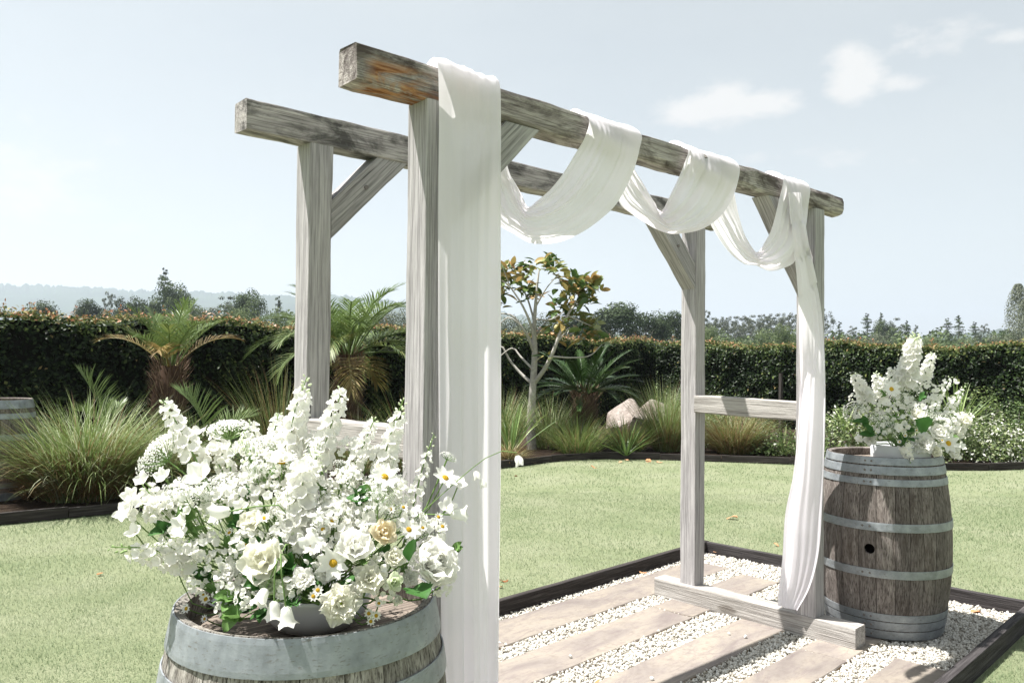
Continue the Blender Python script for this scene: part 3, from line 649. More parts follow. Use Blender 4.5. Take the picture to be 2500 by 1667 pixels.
# ---- lawn grass
def inlawn(x, y):
    ex = np.interp(x, [p[0] for p in edge], [p[1] for p in edge])
    a = PM.inverted(); lx = a[0][0]*x+a[0][1]*y+a[0][3]; ly = a[1][0]*x+a[1][1]*y+a[1][3]
    ing = (lx > GX0-.05) & (lx < GX1+.05) & (ly > GY0-.055) & (ly < GY1+.05)
    return (y < ex-.03) & ~ing
gl = np.random.default_rng(5); parts = []
for (n, d0, d1, L0, wd) in ((230000, 2.4, 5.2, .021, .0036), (230000, 5.2, 9.0, .024, .0058), (120000, 9.0, 16.0, .030, .011)):
    dep = np.sqrt(gl.uniform(d0*d0, d1*d1, n)); px = np.where(gl.random(n) < .68, gl.uniform(-60, 2560, n), np.where(gl.random(n) < .5, gl.uniform(-1100, -60, n), gl.uniform(2560, 3900, n)))
    x = CAM[0]+_f[0]*dep+_r0[0]*(px-1250)/FPX*dep; y = CAM[1]+_f[1]*dep+_r0[1]*(px-1250)/FPX*dep
    k = inlawn(x, y); x, y = x[k], y[k]; m = len(x)
    pat = np.array([noise.noise((a*.9, b_*.9, 0))+.6*noise.noise((a*3.1, b_*3.1, 4)) for a, b_ in zip(x, y)])
    tint = np.clip(.50-.40*pat+gl.normal(0, .11, m), 0, 1)
    B = np.stack([x, y, np.full(m, LZ-.002)], -1)
    parts.append(blades(B, gl.uniform(0, 6.28, m), L0*gl.uniform(.6, 1.25, m), gl.uniform(.1, .9, m), gl.uniform(0, .7, m), wd*gl.uniform(.7, 1.3, m), tint, 1, gl))
V, F, T = join(parts); tag(obj('lawn_grass', npmesh('lawn_grass', V, F, M_LAWN, False, T)), 'short mown pale green grass covering the lawn', 'grass', None, 'stuff')

# ---- clipped hedges
def hedge(name, p0, p1, depth, h0, h1, n, ls, label, seed, flush=.5):
    g = np.random.default_rng(seed); p0, p1 = np.array(p0, float), np.array(p1, float); L = np.linalg.norm(p1-p0); d = (p1-p0)/L; nx = np.array([d[1], -d[0]])   # nx = outward front normal
    t = empty(name, (*(p0+p1)/2, BZ), label, 'hedge')
    hh = lambda u: h0+(h1-h0)*u+.04*np.sin(u*L*1.7)+.03*np.sin(u*L*4.3+1)
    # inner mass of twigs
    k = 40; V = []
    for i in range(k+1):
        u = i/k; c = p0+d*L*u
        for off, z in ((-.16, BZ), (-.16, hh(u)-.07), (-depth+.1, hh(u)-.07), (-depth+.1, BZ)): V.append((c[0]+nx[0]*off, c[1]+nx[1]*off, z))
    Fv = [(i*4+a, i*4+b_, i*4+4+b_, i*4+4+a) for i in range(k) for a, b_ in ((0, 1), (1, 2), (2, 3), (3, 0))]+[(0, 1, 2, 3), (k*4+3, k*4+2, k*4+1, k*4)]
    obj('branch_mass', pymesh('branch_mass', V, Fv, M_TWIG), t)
    nf, ntp = int(n*.68), n-int(n*.68)
    u = g.random(nf); v = g.random(nf)**.9; dep = np.abs(g.normal(0, .075, nf)); lump = np.array([.15*noise.noise((a*L*.9, b_*2.1, seed))+.09*noise.noise((a*L*3.2, b_*6, seed)) for a, b_ in zip(u, v)])
    top = hh(u); z = BZ+.05+(top-BZ-.05)*v
    off = lump-dep-.10*np.clip((v-.93)/.07, 0, 1)
    P1 = np.stack([p0[0]+d[0]*L*u+nx[0]*off, p0[1]+d[1]*L*u+nx[1]*off, z], -1)
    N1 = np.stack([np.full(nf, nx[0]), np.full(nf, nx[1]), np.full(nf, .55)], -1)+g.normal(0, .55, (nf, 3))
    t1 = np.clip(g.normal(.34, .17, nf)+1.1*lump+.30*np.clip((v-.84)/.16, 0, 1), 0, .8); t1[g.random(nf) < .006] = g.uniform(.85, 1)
    u2 = g.random(ntp); dd = g.random(ntp)*depth; z2 = hh(u2)+np.abs(g.normal(0, .035, ntp))-.02+.05*np.array([noise.noise((a*L*2.5, b_*3, seed+2)) for a, b_ in zip(u2, dd)])
    P2 = np.stack([p0[0]+d[0]*L*u2-nx[0]*dd, p0[1]+d[1]*L*u2-nx[1]*dd, z2], -1)
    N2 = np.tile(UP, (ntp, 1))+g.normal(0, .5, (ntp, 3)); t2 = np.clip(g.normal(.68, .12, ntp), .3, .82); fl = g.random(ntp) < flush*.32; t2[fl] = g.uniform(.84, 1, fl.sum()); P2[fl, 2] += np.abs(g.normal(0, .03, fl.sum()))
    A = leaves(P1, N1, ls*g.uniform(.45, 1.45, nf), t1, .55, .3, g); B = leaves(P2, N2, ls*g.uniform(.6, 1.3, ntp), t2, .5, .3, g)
    # young shoots standing above the clipped top
    ns = int(L*5*flush); us = g.random(ns); ps = []
    for q in range(ns):
        c = p0+d*L*us[q]-nx*g.random()*depth*.5; zz = hh(us[q]); hs_ = g.uniform(.06, .22)
        m = int(6+hs_*40); f = g.random(m)
        ps.append(leaves(np.stack([c[0]+g.normal(0, .015, m), c[1]+g.normal(0, .015, m), zz+f*hs_], -1), g.normal(0, .7, (m, 3))+UP*.5, ls*.9, np.clip(.70+.3*f+g.normal(0, .08, m), 0, 1), .4, .3, g))
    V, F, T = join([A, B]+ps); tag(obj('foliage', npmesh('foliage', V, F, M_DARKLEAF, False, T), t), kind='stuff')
    return t
hedge('hedge', (-5.0, 10.0), (14.9, 10.35), 1.1, 2.0, 1.93, 62000, .062, 'tall clipped hedge in deep shade behind the palms on the left', 31, .9)
hedge('hedge', (14.55, 10.3), (14.75, -2.5), 1.1, 1.86, 1.72, 62000, .062, 'sunlit clipped hedge with glossy leaves behind the flower bed on the right', 32, .45)

# ---- tussock grasses and strappy plants
def tussock(name, xy, h, rad, n, label, seed, tin=(.62, .12), brown=.15, th=(0.0, .55), bend=(.5, 1.3), wd=.006, group=None, cat='ornamental grass', seg=6, mat=None, skirt=0.0, base_r=.3):
    g = np.random.default_rng(seed); t = empty(name, (*xy, BZ), label, cat, group)
    a = g.uniform(0, 6.283, n); rr = rad*base_r*np.sqrt(g.random(n)); az = a+g.normal(0, .5, n)
    B = np.stack([xy[0]+rr*np.cos(a), xy[1]+rr*np.sin(a), np.full(n, BZ)], -1)
    th0 = th[0]+(th[1]-th[0])*(rr/(rad*base_r+1e-6))*g.uniform(.5, 1.2, n); th1 = g.uniform(*bend, n)
    ti = np.clip(g.normal(tin[0], tin[1], n), 0, 1); br = g.random(n) < brown; ti[br] = g.uniform(0, .36, br.sum())
    parts = [blades(B, az, h*1.15*g.uniform(.6, 1.12, n), th0, th1, wd*g.uniform(.7, 1.3, n), ti, seg, g, .5)]
    if skirt > 0:                                            # dead thatch low on the clump
        m = int(n*skirt*2.2); a = g.uniform(0, 6.283, m); rr = rad*base_r*g.uniform(.7, 1.45, m)
        B = np.stack([xy[0]+rr*np.cos(a), xy[1]+rr*np.sin(a), BZ+g.uniform(.02, h*.35, m)], -1)
        parts.append(blades(B, a+g.normal(0, .3, m), h*.40*g.uniform(.5, 1.1, m), g.uniform(.4, 1.0, m), g.uniform(.4, 1.3, m), wd*.7, g.uniform(0, .26, m), 4, g, .5))
    V, F, T = join(parts); obj('blades', npmesh('blades', V, F, mat or M_TUSS, False, T), t)
    k = 10; cv = [(xy[0]+rad*base_r*.8*math.cos(i*2*math.pi/k)*(1-.5*j), xy[1]+rad*base_r*.8*math.sin(i*2*math.pi/k)*(1-.5*j), BZ-.01+.10*j*h) for j in range(2) for i in range(k)]
    obj('crown', pymesh('crown', cv, [(i, (i+1) % k, k+(i+1) % k, k+i) for i in range(k)]+[tuple(range(k, 2*k))], M_SOIL), t)
    return t
gx = lambda px, dep: tuple(ground_at(px, dep)[:2])
tussock('tussock_grass', gx(215, 8.1), 1.02, 1.0, 2500, 'large arching green tussock grass with brown thatch in front of the left barrel', 41, (.72, .15), .08, (.0, .62), (.4, 1.6), .0105, skirt=1.1, base_r=.38)
tussock('tussock_grass', gx(395, 8.6), .98, .9, 1300, 'arching tussock grass leaning right beside the largest tussock', 42, (.74, .15), .10, (.1, .9), (.8, 1.9), .0105, skirt=.3)
tussock('tussock_grass', gx(690, 9.8), 1.25, .55, 520, 'upright dark wiry grass clump left of the rear left post', 43, (.58, .14), .3, (0, .45), (.1, .7), .006)
tussock('tussock_grass', gx(870, 10.0), .8, .6, 420, 'low wiry grass seen through the left end of the arbor', 44, (.6, .14), .3, (.1, .7), (.4, 1.0), .006)
tussock('tussock_grass', gx(1010, 10.2), 1.05, .6, 420, 'fine green grass behind the left front post', 45, (.62, .1), .2, (0, .6), (.3, 1.0), .006)
tussock('tussock_grass', gx(1225, 12.6), .95, .7, 650, 'tall feathery grass left of the magnolia trunk', 46, (.68, .14), .2, (0, .5), (.2, .9), .008)
tussock('tussock_grass', gx(1345, 13.2), .95, .8, 750, 'loose pale grass behind the magnolia trunk', 47, (.74, .13), .15, (.05, .6), (.3, 1.0), .008)
tussock('tussock_grass', gx(1415, 12.4), .66, .8, 1000, 'dense low green grass mound in front of the cycad', 48, (.62, .12), .12, (.1, .9), (.3, 1.0), .008, base_r=.35)
tussock('tussock_grass', gx(1530, 12.6), .6, .7, 550, 'dark green strappy clump right of the low grass mound', 49, (.52, .1), .12, (.1, .9), (.2, .8), .012)
tussock('tussock_grass', gx(1628, 12.9), 1.05, .7, 1200, 'tall upright green grass with straw base left of the right rear post', 50, (.74, .12), .18, (0, .5), (.15, .7), .007, skirt=.4)
tussock('tussock_grass', gx(1795, 12.7), .80, .8, 1500, 'rounded bronze-based tussock under the right rail', 51, (.52, .2), .42, (.05, .8), (.3, 1.1), .007, skirt=.6, base_r=.34)
tussock('tussock_grass', gx(1245, 11.4), .35, .4, 420, 'short dry strappy clump at the bed edge beside the hanging cloth', 52, (.34, .12), .5, (.3, 1.2), (.3, .9), .010)
M_FLAX = leafmat('flax_blade', [(0, (.10, .16, .05)), (.4, (.13, .21, .06)), (.7, (.22, .30, .09)), (1, (.38, .42, .2))], .22, .4, .5)
def spiky(name, xy, h, n, label, seed, wd, th, bend, cat, mat=None, tin=(.5, .2), z=None):
    g = np.random.default_rng(seed); z = BZ if z is None else z; t = empty(name, (*xy, z), label, cat)
    for i in range(n):                                      # every broad blade is a leaf of its own
        az = i*2.39996+g.normal(0, .15); f = i/n
        V, F, T = blades(np.array([[xy[0]+.02*math.cos(az), xy[1]+.02*math.sin(az), z]]), np.array([az]), h*g.uniform(.75, 1.1), th[0]+(th[1]-th[0])*f, g.uniform(*bend), wd*g.uniform(.8, 1.1), float(np.clip(g.normal(*tin), 0, 1)), 6, g, .1)
        # fold the blade on its midrib for body
        V2 = V.copy(); V2[0:-1:2, 2] += wd*.25; V2[1:-1:2, 2] += wd*.25; mid = (V[0:-1:2]+V[1:-1:2])/2
        m = len(mid); VV = np.vstack([V2[0:-1:2], mid, V2[1:-1:2], V2[-1:]]); FF = []
        for k in range(m-1):
            for (a, b_) in ((0, m), (m, 2*m)): FF += [(a+k, b_+k, b_+k+1), (a+k, b_+k+1, a+k+1)]
        FF += [(m-1, 2*m-1, 3*m), (2*m-1, 3*m-1, 3*m)]
        obj('leaf', npmesh('leaf', VV, np.array(FF), mat or M_FLAX, False, np.full(len(VV), T[0])), t)
    return t
spiky('flax_plant', gx(1250, 11.9), .85, 20, 'broad-leaved green flax beside the magnolia trunk', 61, .055, (.05, .9), (.1, .5), 'flax')
spiky('flax_plant', gx(1530, 12.1), .60, 18, 'dark spiky flax at the bed edge below the boulder', 62, .04, (.2, 1.1), (.1, .4), 'flax', tin=(.15, .1))
spiky('aloe_plant', gx(1913, 12.4), .45, 22, 'small pale spiky rosette at the bed edge below the right rail', 63, .035, (.2, 1.3), (-.1, .3), 'aloe', tin=(.8, .15))
spiky('yucca_plant', gx(2335, 11.8), .80, 34, 'stiff fan of green sword leaves behind the right flowers', 64, .035, (.0, 1.1), (-.05, .2), 'yucca', tin=(.55, .15), z=BZ+.45)
spiky('fern_plant', gx(2065, 12.6), .55, 14, 'small bright fern beside the right barrel', 65, .06, (.3, 1.2), (.3, .8), 'fern', tin=(.7, .15), z=BZ+.35)

# ---- palms
def frond(base, az, el, L, bend, n, ll, lw, tint, g, hang=.4, vee=.5, arch=0.0):
    """feather frond: rachis with leaflets on both sides; returns V,F(tri),tint"""
    k = 16; th = el; p = np.array(base, float); pts = [p]; h = np.array([math.cos(az), math.sin(az), 0]); sd = np.array([-math.sin(az), math.cos(az), 0])
    for i in range(k):
        p = p+(h*math.cos(th)+UP*math.sin(th))*L/k; pts.append(p); th -= bend/k*(.4+1.2*i/k)
    pts = np.array(pts); V, F = tube(pts, np.linspace(.014, .003, k+1)*max(.6, L), 4); F3 = np.concatenate([F[:, [0, 1, 2]], F[:, [0, 2, 3]]]); P = [(V, F3, np.full(len(V), min(1, tint+.08)))]
    t = np.linspace(.24, .985, n); T = nrm(np.gradient(pts, axis=0)); ii = t*k; c = np.stack([np.interp(ii, np.arange(k+1), pts[:, a]) for a in range(3)], -1); tt = nrm(np.stack([np.interp(ii, np.arange(k+1), T[:, a]) for a in range(3)], -1))
    nn = np.cross(sd, tt)*-1; nn = nrm(np.where(nn[:, 2:3] < 0, -nn, nn))
    for sg in (-1, 1):
        ang = np.interp(t, [0, .5, 1], [1.15, .85, .35])+g.normal(0, .07, n); ln = ll*np.interp(t, [0, .12, .4, .8, 1], [.5, .85, 1, .75, .4])*g.uniform(.88, 1.08, n)
        d = nrm(tt*np.cos(ang)[:, None]+(sd*sg)*np.sin(ang)[:, None]*math.cos(vee)+nn*np.sin(ang)[:, None]*math.sin(vee)+g.normal(0, .05, (n, 3)))
        wv = nrm(np.cross(d, nn)); pm = c+d*(ln*.55)[:, None]-UP*(hang*ln*.10)[:, None]; pe = c+d*ln[:, None]-UP*(hang*ln*.42)[:, None]
        w_ = lw*g.uniform(.8, 1.2, (n, 1))
        V = np.stack([c-wv*w_*.35, c+wv*w_*.35, pm-wv*w_*.5, pm+wv*w_*.5, pe], 1).reshape(-1, 3); i = 5*np.arange(n)[:, None]
        F = np.concatenate([i+np.array([[0, 1, 3]]), i+np.array([[0, 3, 2]]), i+np.array([[2, 3, 4]])]); P.append((V, F, np.repeat(np.clip(tint+g.normal(0, .08, n), 0, 1), 5)))
    return join(P)
def palm(name, xy, zc, label, seed, fronds, r_trunk=.16, mat=None, cat='palm', fib=900, z0=None):
    g = np.random.default_rng(seed); z0 = BZ if z0 is None else z0; t = empty(name, (*xy, z0), label, cat); H_ = zc-z0
    k = 10; path = np.stack([np.full(k, xy[0]), np.full(k, xy[1]), np.linspace(z0-.02, zc-.05, k)], -1); rad = r_trunk*np.interp(np.linspace(0, 1, k), [0, .3, .7, 1], [1.05, .95, 1.05, .55])
    V, F = tube(path, rad, 10); F3 = np.concatenate([F[:, [0, 1, 2]], F[:, [0, 2, 3]]]); P = [(V, F3, np.full(len(V), .15))]
    if fib:                                                  # old leaf bases and fibre
        a = g.uniform(0, 6.28, fib); z = z0+H_*g.random(fib)**.7; rr = r_trunk*.85
        B = np.stack([xy[0]+rr*np.cos(a), xy[1]+rr*np.sin(a), z], -1)
        P.append(blades(B, a+g.normal(0, .3, fib), .20*g.uniform(.5, 1.2, fib), g.uniform(.25, .9, fib), g.uniform(-.5, .5, fib), .016, np.clip(g.normal(.5, .3, fib), 0, 1), 2, g))
    V, F, T = join(P); obj('trunk', npmesh('trunk', V, F, M_TRUNKF, False, T), t)
    for (az, el, L, bend, n, ll, lw, tint, hang, vee) in fronds(g):
        rb = r_trunk*.35; V, F, T = frond((xy[0]+rb*math.cos(az), xy[1]+rb*math.sin(az), zc-.06+g.uniform(-.04, .04)), az, el, L, bend, n, ll, lw, tint, g, hang, vee)
        obj('frond', npmesh('frond', V, F, mat or M_PALMLEAF, False, T), t)
    return t
def fr_small(g):
    out = []
    for i in range(17):
        f = i/17; out.append((i*2.39996+g.normal(0, .2), 1.42-.72*f+g.normal(0, .06), (.86)*g.uniform(.85, 1.1), .55+.8*f, 30, .36, .0115, float(np.clip(.72-.30*f*g.random()+g.normal(0, .06), .1, 1)) if i < 13 else g.uniform(.12, .32), .7, .55))
    return out
palm('palm', gx(415, 10.1), 1.38, 'short palm with a shaggy brown trunk against the dark hedge on the left', 71, fr_small, .20)
def fr_big(g):
    out = []
    for i in range(30):
        f = i/30; dead = i > 26
        out.append((i*2.39996+g.normal(0, .2), 1.3-1.15*f+g.normal(0, .06) if not dead else -.1-g.random()*.5, 1.4*g.uniform(.85, 1.1)*(1 if not dead else .7), 1.1+.7*f if not dead else .9, 42, .46, .015, float(np.clip(.66-.25*f*g.random()+g.normal(0, .07), .3, 1)) if not dead else g.uniform(.1, .28), .6, .5))
    return out
palm('palm', gx(850, 12.1), 1.55, 'big feathery palm with browned drooping fronds between the left posts', 72, fr_big, .22)
def fr_cyc(g):
    out = []
    for i in range(34):
        f = i/34; out.append((i*2.39996, 1.2-1.15*f+g.normal(0, .05), 1.02*g.uniform(.85, 1.08), .55+.45*f, 44, .19, .011, float(np.clip(.5+g.normal(0, .18), 0, 1)), .2, .45))
    return out
palm('cycad', gx(1428, 13.5), .98, 'dark glossy cycad with a stiff feather rosette and black trunk beside the boulder', 73, fr_cyc, .22, M_CYCAD, 'cycad', 500)
def one(az, el, L, bend, ll, tint, n=26): return (az, el, L, bend, n, ll, .012, tint, .35, .9)
palm('palm_seedling', gx(268, 9.4), .62, 'pale upright palm frond rising behind the largest tussock', 74, lambda g: [one(2.2, 1.25, .78, .5, .42, .8), one(1.0, .9, .5, .9, .3, .7), one(3.6, .9, .5, .9, .3, .7)], .05, fib=60, cat='palm')
palm('palm_seedling', gx(520, 8.9), .52, 'young palm with a broad silvery frond behind the left flower arrangement', 75, lambda g: [one(2.0, 1.2, .75, .9, .42, .75, 32), one(2.9, .7, .62, .8, .36, .7), one(.2, .8, .6, .9, .34, .65), one(5.0, .7, .5, .9, .3, .65)], .05, fib=60, cat='palm')
# ---- magnolia with bare lower branches and rust-backed leaves
M_MAG = leafmat('magnolia_leaf', [(0, (.04, .085, .025)), (.3, (.09, .15, .04)), (.5, (.22, .24, .08)), (.7, (.36, .28, .10)), (1.0, (.44, .26, .11))], .22, .35, .5)
M_MAGBARK = plain('pale_grey_bark', (.36, .34, .31), .9, .1, 25, .35)
def magnolia():
    g = np.random.default_rng(81); dep = 12.9; x0, y0 = gx(1300, dep); t = empty('magnolia_tree', (x0, y0, BZ), 'small magnolia with pale branches and rust-backed leaves between the cloth and the cycad', 'tree')
    q = lambda px, py, dd=0.0: at_d(px, py, dep+dd)
    tips = []; P = []
    def br(pts, r0, r1, tip=None):
        V, F = tube(cr(pts, 12), np.linspace(r0, r1, 12), 7); P.append((V, F))
        if tip: tips.append((np.array(pts[-1]), tip))
    br([np.array([x0, y0, BZ]), q(1297, 1010), q(1302, 930), q(1306, 860), q(1304, 800), q(1308, 740), q(1312, 690), q(1316, 660, .1)], .085, .012, 1)
    br([q(1304, 935), q(1330, 900, -.2), q(1350, 860, -.3), q(1365, 820, -.3), q(1385, 770, -.2), q(1410, 735), q(1420, 705, .1)], .04, .012, 1.2)
    br([q(1305, 940), q(1275, 915, .2), q(1245, 880, .3), q(1225, 845, .3), q(1212, 855, .4)], .032, .012)
    br([q(1300, 900), q(1272, 872, .2), q(1250, 850, .3), q(1213, 876, .2)], .022, .008)
    br([q(1303, 860), q(1285, 815, -.2), q(1260, 785, -.3), q(1240, 775, -.3), q(1222, 790, -.2)], .026, .008)
    br([q(1304, 845), q(1275, 800, .3), q(1250, 770, .3), q(1215, 765, .4), q(1190, 760, .5)], .024, .008)
    br([q(1308, 840), q(1295, 790, -.1), q(1275, 745, -.2), q(1245, 700, -.2), q(1225, 685, -.3)], .028, .009, 1.3)
    br([q(1305, 820), q(1330, 790, .2), q(1355, 765, .3), q(1380, 745, .4)], .022, .008, 1)
    br([q(1306, 790), q(1290, 735, .2), q(1275, 700, .3), q(1270, 665, .3)], .02, .007, 1)
    br([q(1310, 745), q(1330, 710, -.2), q(1345, 690, -.3), q(1365, 668, -.3)], .014, .006, .8)
    br([q(1306, 780), q(1345, 780, -.3), q(1378, 760, -.4)], .018, .007)
    br([q(1350, 870, -.3), q(1395, 873, -.3), q(1440, 868, -.2), q(1470, 840, -.1)], .016, .006)
    br([q(1365, 830, -.3), q(1390, 800, -.4), q(1385, 815, -.5)], .012, .006)
    br([q(1245, 700, -.2), q(1230, 660, -.2), q(1222, 640, -.2)], .01, .004, .9)
    br([q(1410, 735), q(1440, 700, .1), q(1450, 680, .1)], .012, .005, 1)
    br([q(1420, 700, .1), q(1425, 690, .2), q(1432, 672, .2)], .009, .004, .9)
    br([q(1385, 770, -.2), q(1430, 790, -.1), q(1455, 800, 0)], .012, .005, .9)
    V, F, _ = join(P); obj('trunk', npmesh('trunk', V, F, M_MAGBARK, True), t)
    # leaves sit in whorls at the shoot ends; each is a part of its own
    spots = [(1222, 665, 12), (1250, 652, 10), (1275, 670, 9), (1228, 700, 10), (1215, 735, 8), (1285, 710, 10), (1300, 725, 8), (1345, 640, 9), (1360, 655, 7), (1330, 650, 7), (1318, 648, 6), (1372, 665, 6), (1385, 700, 9), (1400, 690, 9), (1420, 690, 10), (1445, 700, 8), (1452, 685, 6),
             (1400, 725, 10), (1425, 730, 10), (1440, 715, 8), (1380, 750, 8), (1362, 760, 7), (1395, 770, 8), (1420, 775, 6), (1345, 805, 7), (1360, 815, 6), (1375, 800, 6), (1440, 800, 9), (1455, 815, 8), (1430, 825, 7), (1465, 830, 5), (1405, 815, 5), (1335, 870, 4), (1410, 740, 6), (1270, 690, 5), (1240, 680, 6), (1398, 710, 8), (1430, 705, 8)]
    def leafmesh(tv, seed):
        Lf, Wf = .20, .092; n = 5; V = []; F = []
        for i in range(n+1):
            u = i/n; w_ = Wf*.5*math.sin(math.pi*min(1, u*.94+.06))**.8*(1 if i < n else 0)
            for j in (-1, 0, 1): V.append((Lf*u, j*w_, abs(j)*w_*.35-.25*Lf*u*u*(.6+.4*seed)))
        for i in range(n):
            for j in range(2): a = i*3+j; F += [(a, a+3, a+4), (a, a+4, a+1)]
        return npmesh('leaf', np.array(V), np.array(F), M_MAG, True, np.full(len(V), tv))
    LM = [leafmesh(v, (i % 3)*.5) for i, v in enumerate((.02, .2, .35, .5, .62, .75, .88, 1.0))]
    for (px, py, m) in spots:
        c = Vector(q(px, py, g.uniform(-.35, .35)))
        for i in range(int(m*1.9)):
            az = i*2.4+g.normal(0, .3); el = g.uniform(-.5, 1.1)
            k = int(np.clip(g.normal(3.5, 2.1), 0, 7))
            M = Matrix.Translation(c+Vector(g.normal(0, .075, 3))) @ Matrix.Rotation(az, 4, 'Z') @ Matrix.Rotation(-el, 4, 'Y') @ Matrix.Rotation(g.normal(0, .5), 4, 'X') @ Matrix.Scale(g.uniform(.75, 1.15), 4)
            obj('leaf', LM[k], t, M)
magnolia()

# ---- boulder, stones, stake
def rock_mat():
    b = NB('pale_boulder_stone'); n1 = b.noise(b.obj(), 2.2, 7, .65, .4); n2 = b.noise(b.obj(), 18, 5, .6)
    c = b.ramp(n1, [(.3, (.19, .15, .125)), (.5, (.33, .285, .255)), (.7, (.42, .38, .35))]); c = b.mix(b.ramp(n2, [(.3, .5), (.5, 0.0)]), c, (.14, .11, .09))
    return b.out(b.bsdf(c, .9, .15, b.math('ADD', n1, n2), .8, .04))
M_ROCK = rock_mat()
def boulder(name, c, r_, sq, seed, label, cuts=13):
    bm = bmesh.new(); bmesh.ops.create_icosphere(bm, subdivisions=4, radius=1); rs = random.Random(seed)
    pl = [(Vector((rs.uniform(-1, 1), rs.uniform(-1, 1), rs.uniform(-.3, 1))).normalized(), rs.uniform(.42, .75)) for _ in range(cuts)]
    for v in bm.verts:
        for (n, d) in pl:
            k = v.co.dot(n)
            if k > d: v.co -= n*(k-d)*.985
        v.co *= 1+.05*noise.noise(v.co*3+Vector((seed, 0, 0)))+.02*noise.noise(v.co*9)
        v.co = Vector((v.co.x*r_*sq[0], v.co.y*r_*sq[1], v.co.z*r_*sq[2]))
    me = bpy.data.meshes.new(name); bm.to_mesh(me); bm.free(); me.materials.append(M_ROCK)
    return tag(obj(name, me, None, Matrix.Translation(c)), label, 'rock')
p = at_d(1590, 975, 15.0); boulder('boulder', (p[0], p[1], .30), .80, (1.15, .85, .72), 14, 'pale angular boulder between the cycad and the right rear post')
p = at_d(1530, 960, 15.3); boulder('boulder', (p[0], p[1], .42), .50, (1.1, .8, .9), 17, 'smaller reddish boulder leaning on the pale one behind the cycad')
for i, (px, py, r_, lab) in enumerate([(2430, 1112, .16, 'grey garden stone leftmost of the row at the right bed edge'), (2470, 1108, .18, 'rounded grey garden stone in the middle of the row at the right bed edge'), (2496, 1100, .17, 'grey garden stone at the right photo edge')]):
    p = on_z(px, py, BZ); boulder('garden_stone', (p[0], p[1], .06), r_, (1, .8, .65), 20+i, lab, 5)
p = on_z(1905, 1060, BZ); p = gx(1905, 13.0)
timber('stake', (p[0], p[1], BZ-.05), (p[0]+.02, p[1], 1.28), .055, .05, M_EDGE, None, 91, up=(0, 1, 0))
tag(bpy.data.objects['stake'], 'dark wooden stake standing in the bed in front of the sunlit hedge', 'stake')

# ---- leafy shrubs of the right-hand bed
M_SHRUB = leafmat('shrub_leaf', [(0, (.03, .055, .015)), (.4, (.075, .12, .035)), (.7, (.15, .20, .065)), (.9, (.26, .30, .13)), (1.0, (.62, .62, .54))], .28, .5, .4)
def shrub(name, c, rx, ry, h, n, label, seed, ls=.05, tin=(.5, .18), white=.0, cat='shrub', mat=None, group=None):
    g = np.random.default_rng(seed); t = empty(name, (c[0], c[1], BZ), label, cat, group)
    u = nrm(g.normal(size=(n, 3))); u[:, 2] = np.abs(u[:, 2]); rr = g.random(n)**.35
    lump = np.array([1+.28*noise.noise(Vector(v)*2.3+Vector((seed, 0, 0)))+.14*noise.noise(Vector(v)*6+Vector((0, seed, 0))) for v in u])
    P = u*(rr*lump)[:, None]*np.array([rx, ry, h])+np.array([c[0], c[1], BZ+.02])
    ti = np.clip(g.normal(tin[0], tin[1], n), 0, .92); wf = (g.random(n) < white) & (rr > .8); ti[wf] = 1.0
    V, F, T = leaves(P, u+g.normal(0, .6, (n, 3))+UP*.3, ls*g.uniform(.6, 1.3, n), ti, .5, .25, g)
    tag(obj('foliage', npmesh('foliage', V, F, mat or M_SHRUB, False, T), t), kind='stuff')
    sp = []
    for i in range(7):
        a = g.uniform(0, 6.28); e = np.array([c[0]+rx*.55*math.cos(a), c[1]+ry*.55*math.sin(a), BZ+h*.7]); sp.append(tube(cr([np.array([c[0], c[1], BZ-.02]), (np.array([c[0], c[1], BZ])+e)/2+UP*.06, e], 6), np.linspace(.014, .005, 6), 5))
    V, F, _ = join(sp); obj('stem', npmesh('stem', V, F, M_BARK), t); return t
SH = [(1745, 13.6, .75, .72, 2600, 'soft green shrub above the right rail by the sunlit hedge', .55, .0), (1880, 12.6, .55, .45, 1500, 'leafy green shrub behind the right rail end', .45, .02), (2035, 12.2, .6, .72, 2600, 'white-flecked bush left of the right barrel', .62, .13), (2120, 12.8, .55, .85, 2200, 'green bush behind the right barrel rim', .55, .10),
      (2200, 12.6, .6, .8, 2000, 'green bush hidden behind the right flower arrangement', .5, .1), (2300, 12.3, .6, .75, 2600, 'bush with small white flowers right of the right flower arrangement', .6, .16), (2385, 12.7, .55, 1.05, 2800, 'rounded fine-leaved green shrub below the sunlit hedge', .6, .0), (2420, 12.0, .55, .62, 2600, 'low bush thick with white flowers at the right bed edge', .62, .3), (2480, 12.5, .5, .98, 2400, 'dark glossy shrub at the right photo edge', .35, .03), (2500, 11.9, .5, .55, 2000, 'white-flowering groundcover bush in the right photo corner of the bed', .6, .28),
      (2250, 11.9, .45, .5, 1600, 'pale low bush at the bed edge right of the right barrel', .66, .2), (1700, 13.8, .5, .5, 1200, 'small grey-green shrub behind the right rear post', .6, 0)]
for i, (px, dep, r_, h, n, lab, ti, wh) in enumerate(SH):
    shrub('shrub', gx(px, dep), r_, r_, h, n, lab, 100+i, .055, (ti, .18), wh)
shrub('shrub', gx(930, 11.5), .5, .5, .5, 900, 'low dark shrub below the big palm', 130, .06, (.3, .15)); shrub('shrub', gx(560, 10.4), .6, .6, .45, 900, 'low dark foliage behind the young palm', 131, .06, (.25, .12))

